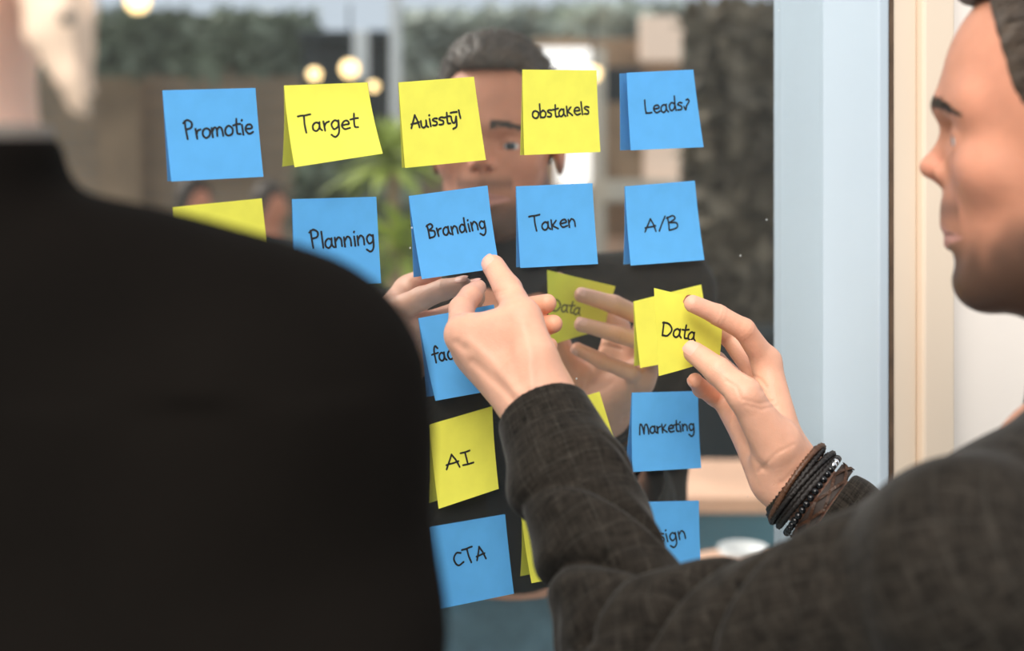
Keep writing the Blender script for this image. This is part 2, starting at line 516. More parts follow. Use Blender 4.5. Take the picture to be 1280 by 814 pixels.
# rounded front lip of the frame, then the brown seal and the beige door-side boards
tag(gbox('trim_1', A_EDGE + 0.0122, A_EDGE + 0.0145, 0.02, 0.0795, 0.2, 2.75, M['frame'], None, 0.0007), kind='structure')
tag(gbox('trim_2', A_EDGE + 0.0147, A_EDGE + 0.0188, 0.02, 0.0815, 0.2, 2.75, M['seal'], None, 0.0006), kind='structure')
tag(gbox('trim_3', A_EDGE + 0.019, A_EDGE + 0.052, 0.0, 0.078, 0.0, 2.8, M['beige'], None, 0.004), kind='structure')
tag(gbox('trim_4', A_EDGE + 0.0522, A_EDGE + 0.092, 0.0, 0.086, 0.0, 2.8, M['beige'], None, 0.003), kind='structure')
tag(gbox('wall_right', A_EDGE + 0.0925, A_EDGE + 1.9, -0.10, 0.055, 0.0, 3.0, M['white'], None), kind='structure')
tag(gbox('wall_lintel', A_LEFT - 1.2, A_EDGE + 0.0185, -0.10, 0.07, 2.752, 3.0, M['white'], None), kind='structure')
tag(gbox('wall_left', A_LEFT - 1.2, A_LEFT - 0.062, -0.10, 0.055, 0.0, 2.75, M['white'], None), kind='structure')
tag(gbox('wall_below_window', A_LEFT - .06, A_EDGE + 0.01, -0.10, 0.055, 0.0, 0.198, M['white'], None), kind='structure')
# the dark room behind the glass
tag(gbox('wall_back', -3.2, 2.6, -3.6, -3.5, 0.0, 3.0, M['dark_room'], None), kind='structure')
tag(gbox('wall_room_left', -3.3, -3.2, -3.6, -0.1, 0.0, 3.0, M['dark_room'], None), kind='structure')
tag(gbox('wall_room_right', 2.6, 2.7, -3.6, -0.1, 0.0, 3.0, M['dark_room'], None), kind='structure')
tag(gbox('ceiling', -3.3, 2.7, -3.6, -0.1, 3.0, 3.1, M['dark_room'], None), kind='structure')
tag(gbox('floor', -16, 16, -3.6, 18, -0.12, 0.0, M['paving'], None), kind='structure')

# ================================================================== STICKY NOTES
G = {}
def glyph(c, adv, *strokes): G[c] = (adv, strokes)
glyph('P', 1.15, [(.15,1.75),(.2,.9),(.3,0)], [(.0,1.6),(.45,1.85),(.85,1.6),(.8,1.15),(.3,.95)])
glyph('r', .75, [(.1,1),(.15,.5),(.2,0)], [(.17,.5),(.35,.85),(.65,.95)])
glyph('o', 1.0, [(.5,.98),(.15,.75),(.1,.3),(.4,.02),(.8,.2),(.88,.7),(.5,.98)])
glyph('m', 1.45, [(.1,.95),(.15,0)], [(.15,.6),(.4,.95),(.65,.75),(.65,.05)], [(.65,.6),(.95,.95),(1.2,.75),(1.3,.05)])
glyph('t', .75, [(.4,1.55),(.35,.7),(.4,.1),(.7,.05)], [(.0,.95),(.75,1.05)])
glyph('i', .45, [(.2,.95),(.25,.0)], [(.2,1.35),(.23,1.42)])
glyph('I', .9, [(.1,1.55),(.85,1.65)], [(.47,1.6),(.5,.1)], [(.1,.05),(.95,.1)])
glyph('e', .95, [(.12,.5),(.8,.6),(.7,.95),(.3,.9),(.1,.45),(.4,.02),(.9,.15)])
glyph('T', 1.25, [(.0,1.75),(.5,1.8),(1.15,1.85)], [(.55,1.8),(.55,.9),(.65,0)])
glyph('a', 1.05, [(.75,.8),(.45,.98),(.12,.65),(.12,.2),(.4,.02),(.7,.3),(.78,.95),(.78,.95),(.78,.3),(.98,.02)])
glyph('g', 1.0, [(.75,.8),(.4,.98),(.1,.6),(.3,.08),(.7,.3),(.78,.95),(.78,.95),(.75,-.3),(.4,-.75),(.02,-.5)])
glyph('A', 1.2, [(.0,.0),(.35,.9),(.6,1.6),(.6,1.6),(.85,.8),(1.0,-.05)], [(.05,.5),(1.0,.65)])
glyph('H', 1.35, [(.05,.0),(.5,1.0),(.75,1.65),(.75,1.65),(.85,.8),(.95,.05)], [(-.05,.25),(.4,.6),(1.25,.55)], [(.3,.1),(.5,.6),(.95,1.3)])
glyph('u', 1.0, [(.1,.95),(.12,.2),(.4,.02),(.72,.3),(.78,.95),(.78,.95),(.8,.2),(.95,.0)])
glyph('s', .8, [(.7,.9),(.35,.98),(.15,.75),(.6,.45),(.55,.08),(.08,.08)])
glyph('j', 1.0, [(.1,.95),(.2,.2),(.5,.1),(.75,.9),(.75,.9),(.65,-.4),(.2,-.7)], [(.1,1.45),(.9,1.5)])
glyph('l', .4, [(.15,1.7),(.2,.8),(.25,.0)])
glyph('\'', .45, [(.15,1.5),(.2,.9),(.25,.5)])
glyph('b', 1.0, [(.12,1.75),(.12,.9),(.15,.05)], [(.13,.6),(.5,.95),(.85,.6),(.7,.1),(.15,.05)])
glyph('k', 1.0, [(.12,1.6),(.15,.8),(.18,.0)], [(.7,.95),(.25,.5),(.85,.02)])
glyph('K', 1.0, [(.12,1.2),(.15,.0)], [(.68,1.05),(.2,.5),(.2,.5),(.82,.0)])
glyph('L', 1.05, [(.12,1.75),(.1,.9),(.15,.05),(.15,.05),(.9,.1)])
glyph('d', 1.05, [(.75,.8),(.4,.98),(.1,.6),(.25,.08),(.65,.2),(.8,.8)], [(.82,1.7),(.8,.8),(.88,.0)])
glyph('?', .9, [(.1,.45),(.3,.0),(.45,.5),(.8,1.05),(.7,1.35),(.45,1.25)])
glyph('n', 1.0, [(.1,.95),(.14,0)], [(.14,.55),(.45,.95),(.75,.7),(.8,.02)])
glyph('/', .8, [(.1,.0),(.4,.9),(.7,1.7)])
glyph('B', 1.15, [(.15,1.6),(.2,.8),(.2,.0)], [(.05,1.5),(.6,1.75),(.8,1.35),(.25,.95),(.25,.95),(.9,.8),(.9,.2),(.2,.0)])
glyph('D', 1.35, [(.15,1.5),(.18,.7),(.2,.0)], [(.05,1.45),(.7,1.45),(1.15,.8),(.8,.1),(.2,.0)])
glyph('f', .8, [(.85,1.5),(.55,1.8),(.35,1.2),(.4,-.1)], [(.0,.85),(.8,1.0)])
glyph('c', .9, [(.8,.85),(.4,.98),(.12,.5),(.35,.02),(.85,.15)])
glyph('C', 1.2, [(1.05,1.45),(.6,1.6),(.15,.9),(.4,.05),(1.1,.25)])
glyph('M', 1.6, [(.05,.0),(.15,1.4),(.15,1.4),(.55,.7),(.75,.5),(1.2,1.4),(1.2,1.4),(1.4,.0)])
glyph('M', 1.6, [(.05,.0),(.2,1.35),(.5,1.2),(.7,.1),(.7,.1),(.85,1.1),(1.15,1.35),(1.35,.8),(1.4,.0)])
glyph(' ', .5)

def smooth_line(pts, n=5):
    pts = [Vector(p).to_2d() if len(p) > 2 else Vector(p) for p in pts]
    out = []; runs = [[]]
    for i, p in enumerate(pts):
        if runs[-1] and (p - runs[-1][-1]).length < 1e-6:
            runs.append([p])
        else: runs[-1].append(p)
    for r in runs:
        if len(r) < 2: continue
        e = [r[0] * 2 - r[1]] + r + [r[-1] * 2 - r[-2]]
        if (r[0] - r[-1]).length < 1e-6: e[0] = r[-2]; e[-1] = r[1]
        for i in range(1, len(e) - 2):
            p0, p1, p2, p3 = e[i - 1:i + 3]
            for j in range(n):
                t = j / n
                out.append(0.5 * ((2 * p1) + (p2 - p0) * t + (2 * p0 - 5 * p1 + 4 * p2 - p3) * t * t + (3 * p1 - p0 - 3 * p2 + p3) * t ** 3))
        out.append(r[-1])
    return out

def word_strokes(word, s, e, xh, jit=0.05, seed=1):
    """pixel polylines of a handwritten word from s to e (baseline), x-height xh"""
    rr = random.Random(seed)
    tot = sum(G[c][0] for c in word) - 0.1
    s = Vector(s); e = Vector(e); d = (e - s) / tot
    up = Vector((d.y, -d.x)).normalized() * xh
    out = []; x = 0
    for c in word:
        adv, st = G[c]
        dy = rr.uniform(-.06, .06); sc = rr.uniform(.95, 1.06)
        for k in st:
            sm = smooth_line(k)
            out.append([s + d * (x + p.x * sc) + up * (p.y * sc + dy + 0.02 * math.sin(7 * p.x + x)) for p in sm])
        x += adv
    return out

def patch(corners, h, pw=1.7, top=0.0, side=0.0):
    """a sheet stuck along its top edge to the glass, its foot standing off by h; corners are
    TL, TR, BR, BL as seen; returns P(u, v)"""
    hs = [top, top + side, h + side, h]
    az = [Vector(on_glass(*corners[i], hs[i])) for i in range(4)]
    def P(u, v, off=0.0):
        q = az[0] * (1 - u) * (1 - v) + az[1] * u * (1 - v) + az[2] * u * v + az[3] * (1 - u) * v
        hh = top + side * u + (h - top) * v ** pw
        return gl(q.x, q.y, hh + 0.0008 + off)
    def inv(x, y):
        u = v = 0.5
        for _ in range(12):
            hh = top + side * u + (h - top) * v ** pw + 0.0008
            t = Vector(on_glass(x, y, hh))
            for _ in range(4):
                q = az[0] * (1 - u) * (1 - v) + az[1] * u * (1 - v) + az[2] * u * v + az[3] * (1 - u) * v
                du = (az[1] - az[0]) * (1 - v) + (az[2] - az[3]) * v
                dv = (az[3] - az[0]) * (1 - u) + (az[2] - az[1]) * u
                det = du.x * dv.y - du.y * dv.x
                r = t - q
                u += (r.x * dv.y - r.y * dv.x) / det
                v += (du.x * r.y - du.y * r.x) / det
        return u, v
    return P, inv

def sheet_mesh(name, P, mat, nu=10, nv=14, th=0.0003):
    vs = []; fs = []
    for off in (0, -th):
        for j in range(nv + 1):
            for i in range(nu + 1):
                vs.append(P(i / nu, j / nv, off))
    n = (nu + 1) * (nv + 1)
    I = lambda i, j: j * (nu + 1) + i
    for j in range(nv):
        for i in range(nu):
            fs.append((I(i, j), I(i, j + 1), I(i + 1, j + 1), I(i + 1, j)))
            fs.append((n + I(i, j), n + I(i + 1, j), n + I(i + 1, j + 1), n + I(i, j + 1)))
    for i in range(nu):
        fs.append((I(i, 0), I(i + 1, 0), n + I(i + 1, 0), n + I(i, 0)))
        fs.append((I(i, nv), n + I(i, nv), n + I(i + 1, nv), I(i + 1, nv)))
    for j in range(nv):
        fs.append((I(0, j), n + I(0, j), n + I(0, j + 1), I(0, j + 1)))
        fs.append((I(nu, j), I(nu, j + 1), n + I(nu, j + 1), n + I(nu, j)))
    o = from_py(name, vs, fs, mat, None, True, P(.5, .5))
    for p_ in o.data.polygons[2 * nu * nv:]: p_.use_smooth = False
    o.data.set_sharp_from_angle(angle=0.9)
    return o

def lettering(parent, P, inv, strokes, width=0.0017, off=0.00035, mat=None, name='lettering'):
    vs = []; fs = []
    for st in strokes:
        uv = [inv(p.x, p.y) for p in st]
        c = [P(u, v, off) for u, v in uv]
        n0 = len(st)
        L = Vector((0, 0, 1)); T = GT
        w = width / 2
        # discs at the points, quads between them
        for i, p in enumerate(c):
            k = w * (0.85 + 0.25 * abs(math.sin(i * 0.45 + n0)))
            b = len(vs)
            for j in range(8):
                a = j * math.pi / 4
                vs.append(p + T * math.cos(a) * k + L * math.sin(a) * k)
            fs.append(tuple(range(b, b + 8)))
            if i:
                d = c[i] - c[i - 1]
                q = Vector((d.dot(T), d.z))
                if q.length > 1e-6:
                    q.normalize(); nrm = T * (-q.y) * w * .95 + L * q.x * w * .95
                    b = len(vs)
                    vs += [c[i - 1] + nrm, c[i - 1] - nrm, c[i] - nrm, c[i] + nrm]
                    fs.append((b, b + 1, b + 2, b + 3))
    return from_py(name, vs, fs, mat or M['ink'], parent)

NOTES = [
 # colour, corners TL TR BR BL, lift, word, start, end, x-height, label
 ('blue', [(203,113),(319,110),(329,221),(214,227)], .0067, 'Promotie', (231,175), (316,167), 12.5, 'blue sticky note reading Promotie on the glass'),
 ('yellow', [(355,107),(459,103),(478,192),(368,209)], .017, 'Target', (374,166), (447,160), 11.5, 'yellow sticky note reading Target, its foot standing off the glass'),
 ('yellow', [(498,103),(592,96),(607,200),(506,210)], .003, 'Auisstj\'', (514,161), (577,153), 9.5, 'yellow sticky note with a word ending in stijl, over the reflected forehead'),
 ('yellow', [(653,87),(745,88),(750,190),(655,194)], .0035, 'obstaKels', (665,148), (736,143), 9.6, 'yellow sticky note reading obstakels on the glass'),
 ('blue', [(783,91),(866,87),(879,184),(788,188)], .009, 'Leads?', (806,142), (862,137), 10, 'blue sticky note reading Leads, last of the top row'),
 ('yellow', [(216,259),(327,248),(340,357),(226,366)], .004, '', None, None, 0, 'yellow sticky note half hidden by the dark shoulder, no word in view'),
 ('blue', [(365,249),(470,246),(476,354),(369,358)], .002, 'Planning', (388,311), (468,305), 12, 'blue sticky note reading Planning, its lower corner behind the shoulder'),
 ('blue', [(511,245),(609,232),(624,335),(527,349)], .009, 'Branding', (535,298), (608,285), 10.5, 'blue sticky note reading Branding, just above the pointing thumb'),
 ('blue', [(645,233),(740,229),(747,330),(650,335)], .0035, 'TaKen', (663,289), (720,283), 10, 'blue sticky note reading Taken on the glass'),
 ('blue', [(781,233),(868,226),(880,325),(788,332)], .006, 'A/B', (806,290), (848,286), 10, 'blue sticky note reading A/B on the glass'),
 ('blue', [(523,398),(617,381),(638,484),(544,501)], .0095, 'fac', (541,453), (567,449), 11, 'blue sticky note partly covered by the pointing hand, reading fac'),
 ('yellow', [(792,377),(876,356),(892,443),(800,460)], .005, '', None, None, 0, 'yellow sticky note on the glass behind the held note'),
 ('yellow', [(537,531),(615,508),(623,611),(548,636)], .010, 'AI', (558,587), (590,580), 10.5, 'yellow sticky note reading AI, beside the tweed cuff'),
 ('yellow', [(664,515),(749,490),(779,585),(694,610)], .004, 't', (744,547), (751,545), 6, 'yellow sticky note half hidden behind the raised tweed forearm'),
 ('blue', [(790,491),(872,489),(876,585),(790,590)], .006, 'MarKeting', (799,543), (868,538), 8.6, 'blue sticky note reading Marketing below the held note'),
 ('blue', [(537,659),(631,643),(642,742),(550,761)], .004, 'CTA', (568,709), (609,698), 10.5, 'blue sticky note reading CTA, lowest at the left'),
 ('yellow', [(652,645),(740,628),(752,712),(664,729)], .0105, '', None, None, 0, 'yellow sticky note nearly hidden behind the tweed sleeve, only its lower left corner showing'),
 ('blue', [(785,628),(873,626),(876,722),(788,726)], .003, 'Design', (797,683), (858,673), 10.5, 'blue sticky note reading Design, its left side behind the sleeve'),
]
for i, (c, cor, h, word, s, e, xh, lab) in enumerate(NOTES):
    P, inv = patch(cor, h, top=(0.006 if word == 'Leads?' else 0.0))
    o = tag(sheet_mesh('sticky_note', P, M[c]), lab, 'sticky note', 'sticky notes on the glass')
    if word:
        lettering(o, P, inv, word_strokes(word, s, e, xh, seed=i))

# the held note: a sheet of its own, 10 cm in front of the glass
def bump_patch(P, amp):
    def Q(u, v, off=0.0):
        return P(u, v, off + amp * math.sin(math.pi * u) * 0.6 + amp * (u ** 2) * (1 - v) ** 2 * -1.2)
    return Q
cor = [(817,360),(907,382),(899,446),(823,470)]
P, inv = patch(cor, 0.100, pw=1.0, top=0.098)
PQ = bump_patch(P, 0.005)
held = tag(sheet_mesh('sticky_note', PQ, M['yellow'], 14, 14), 'yellow sticky note reading Data, held between thumb and fingers', 'sticky note', 'held note')
st = word_strokes('Data', (825,419), (866,425), 10.5, seed=5)
lettering(held, PQ, inv, st)
lettering(held, PQ, inv, st, off=-0.0007, mat=M['ink_through'])

# ================================================================== PEOPLE
SKIN = np.array((0.72, 0.385, 0.265), f32)
RED = np.array((0.72, 0.30, 0.20), f32)

def px(x, y, Y): return np.array(W(x, y, Y), f32)

# ---- man in tweed: head frame
HYAW = math.radians(152)
HF = np.array((math.cos(HYAW), math.sin(HYAW), 0)); HL = np.array((-HF[1], HF[0], 0)); HU = np.array((0, 0, 1.0))
HR = np.stack([HF, HL, HU], 1).astype(f32)            # columns: forward, left, up
HO = np.array((0.282, 0.941, 1.610), f32)
def head_local(P): return (P - HO) @ HR
def head_world(q): return HO + np.array(q, f32) @ HR.T

def head_sdf(q):
    y = np.abs(q[:, 1]); s = np.stack([q[:, 0], y, q[:, 2]], 1)
    d = ell(s, (-.113, 0, .030), (.098, .076, .092))
    d = smin(d, ell(s, (-.078, 0, -.042), (.056, .057, .075)), .03)
    d = smin(d, cone(s, (-.108, .050, -.062), (-.045, .016, -.099), .016, .014), .03)
    d = smin(d, ell(s, (-.041, 0, -.099), (.0175, .020, .0165)), .012)
    d = smin(d, ell(s, (-.054, .043, -.022), (.020, .020, .017)), .018)
    d = smin(d, cone(s, (-.0285, .006, .022), (-.045, .044, .021), .0135, .012), .016)
    d = smin(d, ell(s, (-.046, 0, -.054), (.031, .027, .030)), .015)
    # temples slightly in
    # eye sockets
    d = smax(d, -ell(s, (-.013, .030, .002), (.018, .018, .0120)), .009)
    d = smin(d, ell(s, (-.0215, .012, .0215), (.008, .012, .006)), .010)
    # nose
    n = cone(s, (-.0285, 0, .012), (-.0110, 0, -.0185), .0062, .0078)
    n = smin(n, ell(s, (-.0090, 0, -.0208), (.0090, .0086, .0078)), .005)
    n = smin(n, ell(s, (-.0215, .0112, -.0250), (.0095, .0055, .0064)), .004)
    n = smin(n, cone(s, (-.0140, 0, -.0285), (-.022, 0, -.032), .0042, .004), .004)
    d = smin(d, n, .007)
    d = smax(d, -ell(s, (-.0165, .0070, -.0315), (.0062, .0035, .0035)), .002)
    # lips
    d = smin(d, cone(s, (-.0195, 0, -.0592), (-.0300, .0215, -.0650), .0052, .0030), .004)
    d = smin(d, cone(s, (-.0225, 0, -.0735), (-.0310, .0190, -.0675), .0062, .0030), .004)
    d = smax(d, -cone(s, (-.0120, 0, -.0668), (-.0270, .0250, -.0664), .0012, .0010), .002)
    d = smax(d, -ell(s, (-.0130, 0, -.0505), (.0020, .0025, .0065)), .004)      # philtrum
    d = smax(d, -ell(s, (-.0180, 0, -.0845), (.0055, .014, .0045)), .008)       # under the lower lip
    # eye lids
    lid = sph(s, (-.0395, .0320, -.002), .0139)
    slit = ell(s, (-.0260, .0322, -.0035), (.0090, .0130, .0042))
    d = smin(d, smax(lid, -slit, .0015), .004)
    d = smax(d, -slit, .001)
    # ears
    ear = ell(s, (-.121, .0795, -.008), (.0175, .0065, .0315))
    ear = smax(ear, -ell(s, (-.114, .0860, -.007), (.0105, .0055, .0190)), .003)
    ear = smin(ear, ell(s, (-.111, .0760, -.012), (.006, .005, .008)), .004)
    d = smin(d, ear, .005)
    # neck
    d = smin(d, cone(s, (-.128, 0, -.060), (-.150, 0, -.185), .056, .060), .025)
    d = smin(d, cone(s, (-.150, 0, -.185), (-.160, 0, -.260), .060, .085), .03)
    return d

# ---- hands: joints given as what they cover and how far off they stand
def chain(P, pts, rad, k=.004):
    d = None
    for i in range(len(pts) - 1):
        c = cone(P, pts[i], pts[i + 1], rad[i], rad[i + 1])
        d = c if d is None else smin(d, c, k)
    return d

# right hand, holding the note
RW = px(981, 592, 1.150)
R_index = [px(958, 452, 1.176), px(930, 412, 1.160), px(898, 394, 1.156), px(866, 380, 1.150)]
R_mid   = [px(952, 474, 1.200), px(912, 420, 1.226), px(876, 402, 1.206), px(846, 392, 1.185)]
R_ring  = [px(938, 495, 1.216), px(896, 452, 1.245), px(866, 440, 1.216), px(834, 431, 1.190)]
R_pink  = [px(920, 514, 1.215), px(893, 496, 1.218), px(877, 486, 1.192), px(869, 476, 1.170)]
R_thumb = [px(968, 556, 1.128), px(930, 494, 1.118), px(898, 464, 1.130), px(868, 441, 1.148)]
R_elbow = np.array((0.45, 1.05, 1.16), f32); R_sho = np.array((0.60, 1.00, 1.41), f32)
def proj(P):
    return np.stack([CX + P[:, 0] / P[:, 1] * F, HY - (P[:, 2] - CZ) / P[:, 1] * F], 1)
def creases(P, lines, ymax):
    """skin folds: shallow furrows pressed into the side of the hand nearer than ymax"""
    s = proj(P); out = np.zeros(len(P), f32)
    near = (P[:, 1] < ymax)
    for (pts, dep, wd) in lines:
        best = None
        for i in range(len(pts) - 1):
            a = np.array(pts[i], f32); b = np.array(pts[i + 1], f32); ba = b - a
            h = np.clip((s - a) @ ba / (ba @ ba), 0, 1)
            dd = ((s - a - h[:, None] * ba) ** 2).sum(1)
            best = dd if best is None else np.minimum(best, dd)
        out += dep * np.exp(-best / (wd * wd))
    return np.where(near, out, 0)
def knuckle(P, j, a, b, amp=.0006):
    """three fine rings where a finger bends"""
    u = (b - a) / np.linalg.norm(b - a); r = P - j
    t = r @ u; near = np.exp(-(r * r).sum(1) / .012 ** 2)
    return amp * near * (np.exp(-(t / .0012) ** 2) + .8 * np.exp(-((t - .0036) / .0012) ** 2) + .8 * np.exp(-((t + .0036) / .0012) ** 2))
R_LINES = [([(903, 498), (915, 520), (932, 556), (955, 586)], .0012, 5), ([(908, 476), (921, 484), (926, 498)], .0006, 2.6),
           ([(930, 474), (944, 480), (952, 490)], .0007, 2.4), ([(936, 468), (950, 474), (958, 484)], .0006, 2.2),
           ([(948, 590), (972, 566), (992, 556)], .0005, 2.5),
           ([(890, 545), (910, 575)], .0007, 3), ([(930, 500), (950, 505), (966, 502)], .0005, 2.4), ([(934, 507), (952, 512), (970, 508)], .0005, 2.4),
           ([(978, 604), (1000, 585)], .0006, 4)]
L_LINES = [([(592, 452), (612, 470), (630, 486), (642, 500)], .0017, 6), ([(612, 368), (628, 364), (644, 360)], .0006, 2.2),
           ([(612, 372), (629, 368), (646, 364)], .0005, 2.0), ([(655, 405), (662, 440), (664, 480)], -.0012, 7),
           ([(585, 425), (612, 450), (645, 490)], -.0010, 6), ([(638, 404), (636, 440), (650, 480)], .0007, 8),
           ([(574, 392), (584, 396), (592, 394)], .0008, 2.6), ([(571, 428), (580, 436)], .0012, 5)]
def rhand(P):
    palm = chain(P, [RW, R_index[0]], [.021, .0125])
    for m, r in ((R_mid, .0125), (R_ring, .0125), (R_pink, .012)):
        palm = smin(palm, chain(P, [RW, m[0]], [.019, r]), .016)
    palm = smin(palm, cone(P, R_thumb[0], R_thumb[1], .0195, .0140), .014)
    palm = smin(palm, ell(P, px(972, 560, 1.135), (.020, .018, .024)), .012)
    palm = smin(palm, cone(P, px(950, 560, 1.17), R_pink[0], .018, .0125), .012)
    d = palm
    d = smin(d, chain(P, R_index, [.0112, .0095, .0086, .0074], .003), .007)
    d = smin(d, chain(P, R_mid, [.0112, .0096, .0088, .0076], .003), .005)
    d = smin(d, chain(P, R_ring, [.0108, .0090, .0082, .0072], .003), .005)
    d = smin(d, chain(P, R_pink, [.0098, .0082, .0075, .0066], .003), .005)
    d = smin(d, chain(P, R_thumb[1:], [.0138, .0112, .0094], .004), .007)
    d = smin(d, cone(P, RW, RW + (R_elbow - RW) * .25, .0262, .0290), .02)
    for f_ in (R_index, R_mid, R_ring, R_pink, R_thumb):
        d = d + knuckle(P, f_[2], f_[1], f_[3]) + knuckle(P, f_[1], f_[0], f_[2], .0005)
        d = d - .0007 * np.exp(-((P - f_[2]) ** 2).sum(1) / .010 ** 2)
    return d + creases(P, R_LINES, 1.19) - .0003 * wob(P, 260, 4)

# left hand, thumb up, palm away from the lens
LW = px(672, 500, 1.060)
L_index = [px(578, 418, 1.100), px(577, 386, 1.140), px(588, 370, 1.160), px(597, 360, 1.178)]
L_mid   = [px(588, 440, 1.112), px(612, 404, 1.160), px(655, 386, 1.158), px(684, 379, 1.142)]
L_ring  = [px(602, 458, 1.120), px(630, 428, 1.165), px(667, 412, 1.155), px(692, 405, 1.138)]
L_pink  = [px(622, 474, 1.125), px(645, 448, 1.160), px(672, 436, 1.145), px(687, 432, 1.128)]
L_thumb = [px(668, 448, 1.060), px(653, 398, 1.082), px(635, 362, 1.115), px(617, 333, 1.140)]
L_elbow = np.array((0.088, 0.895, 1.262), f32); L_sho = np.array((0.2475, 0.765, 1.365), f32)
def lhand(P):
    palm = chain(P, [LW, L_index[0]], [.021, .0135])
    for m, r in ((L_mid, .0130), (L_ring, .0125), (L_pink, .012)):
        palm = smin(palm, chain(P, [LW, m[0]], [.020, r]), .018)
    palm = smin(palm, cone(P, L_thumb[0], L_thumb[1], .0190, .0140), .016)
    palm = smin(palm, cone(P, px(650, 405, 1.078), px(596, 412, 1.096), .0125, .0125), .014)
    palm = smin(palm, ell(P, px(630, 432, 1.085), (.024, .016, .024)), .014)
    d = palm
    d = smin(d, chain(P, L_index, [.0125, .0105, .0092, .0076], .003), .006)
    d = smin(d, chain(P, L_mid, [.0115, .0100, .0092, .0080], .003), .004)
    d = smin(d, chain(P, L_ring, [.0110, .0096, .0088, .0076], .003), .004)
    d = smin(d, chain(P, L_pink, [.0100, .0084, .0076, .0066], .003), .004)
    d = smin(d, chain(P, L_thumb[1:], [.0130, .0112, .0096], .004), .008)
    d = smin(d, cone(P, LW, LW + (L_elbow - LW) * .3, .0225, .027), .02)
    for f_ in (L_index, L_mid, L_ring, L_pink, L_thumb):
        d = d + knuckle(P, f_[2], f_[1], f_[3]) + knuckle(P, f_[1], f_[0], f_[2], .0005)
        d = d - .0008 * np.exp(-((P - f_[2]) ** 2).sum(1) / .010 ** 2)
    for j in (L_index[0], L_mid[0], L_ring[0]):
        d = d - .0016 * np.exp(-((P - j) ** 2).sum(1) / .014 ** 2)
    return d + creases(P, L_LINES, 1.13) - .0003 * wob(P, 260, 4)

NECK = np.array((0.405, 0.885, 1.44), f32)
HIP = np.array((0.44, 0.83, 1.02), f32)
def core(P):
    """limbs and trunk under the clothes"""
    d = cone(P, L_sho, L_elbow, .030, .030)
    d = smin(d, cone(P, L_elbow, LW + (L_elbow - LW) * .12, .034, .022), .02)
    d = smin(d, cone(P, R_sho, R_elbow, .045, .036), .02)
    d = smin(d, cone(P, R_elbow, RW + (R_elbow - RW) * .12, .034, .022), .02)
    d = smin(d, cone(P, L_sho, NECK + (0, 0, -.06), .05, .07), .04)
    d = smin(d, cone(P, R_sho, NECK + (0, 0, -.06), .05, .07), .04)
    d = smin(d, cone(P, NECK + (0, 0, -.14), HIP, .115, .115), .06)
    for sx in (-1, 1):
        kx = np.array((math.cos(math.radians(36)) * sx, math.sin(math.radians(36)) * sx, 0), f32)
        a = HIP + kx * .085; b = HIP + kx * .10 + (0, 0, -.48); c = HIP + kx * .10 + (0, 0, -.90)
        d = smin(d, cone(P, a, b, .075, .05), .05)
        d = smin(d, cone(P, b, c, .048, .036), .02)
        d = smin(d, cone(P, c, c + np.array((-.44 * .14, .9 * .14, -.03), f32), .036, .03), .02)
    return d

def tone_skin(v):
    """blush and beard where they belong on the head and hands"""
    c = np.tile(SKIN, (len(v), 1))
    q = head_local(v); y = np.abs(q[:, 1])
    inh = (q[:, 2] > -.2) & (np.linalg.norm(q - (-.1, 0, 0), axis=1) < .25)
    c = np.where(inh[:, None], c * np.array((.79, .63, .55), f32), c)
    def blob(cx, cy, cz, r, col, amt):
        d2 = ((q[:, 0] - cx) ** 2 + (y - cy) ** 2 + (q[:, 2] - cz) ** 2) / (r * r)
        w = (np.exp(-d2) * amt * inh)[:, None]
        return w, np.array(col, f32)
    for a in ((-.04, .045, -.030, .022, RED, .6), (-.012, .004, -.022, .014, RED, .65), (-.05, .06, .03, .03, RED, .25),
              (-.12, .08, -.01, .03, RED, .5), (-.022, 0, -.0592, .007, (.60, .25, .2), .0)):
        w, col = blob(*a); c = c * (1 - w) + col * w
    # stubble: jaw, chin, upper lip
    z = q[:, 2]; x = q[:, 0]
    edge = wob(q, 260, 3) * .004
    m1 = 1 / (1 + np.exp((z + .070 + edge + np.clip((-x - .05), 0, .06) * -.75) / .006))       # rises to the ear
    front = 1 / (1 + np.exp(-(x + .125) / .008))
    m2 = np.exp(-((z + .048) / .0075) ** 2) * (y < .034) * (x > -.05) * .6
    beard = np.clip(m1 * front + m2, 0, 1) * (z > -.150)
    beard *= inh
    lips = (np.abs(z + .0668) < .0105 - y * .30) & (x > -.034) & inh
    beard = np.where(lips, 0, beard) * .93
    bc = np.array((.060, .034, .022), f32)
    c = c * (1 - beard[:, None]) + bc * beard[:, None]
    c = np.where(lips[:, None], np.array((.58, .27, .22), f32), c)
    # palms and finger tips redder
    tips = [R_pink[3], R_pink[2], R_ring[2], L_mid[3], L_ring[3], L_pink[3], L_mid[2], L_ring[2], R_index[1], R_mid[0]]
    for t in tips:
        d2 = ((v - t) ** 2).sum(1) / .018 ** 2
        w = (np.exp(-d2) * .45)[:, None]; c = c * (1 - w) + np.array((.78, .33, .19), f32) * w
    for t in (R_thumb[3], R_index[3], L_thumb[3], L_index[0], L_mid[0], L_thumb[2]):
        d2 = ((v - t) ** 2).sum(1) / .012 ** 2
        w = (np.exp(-d2) * .35)[:, None]; c = c * (1 - w) + np.array((.80, .38, .29), f32) * w
    return c.astype(f32)

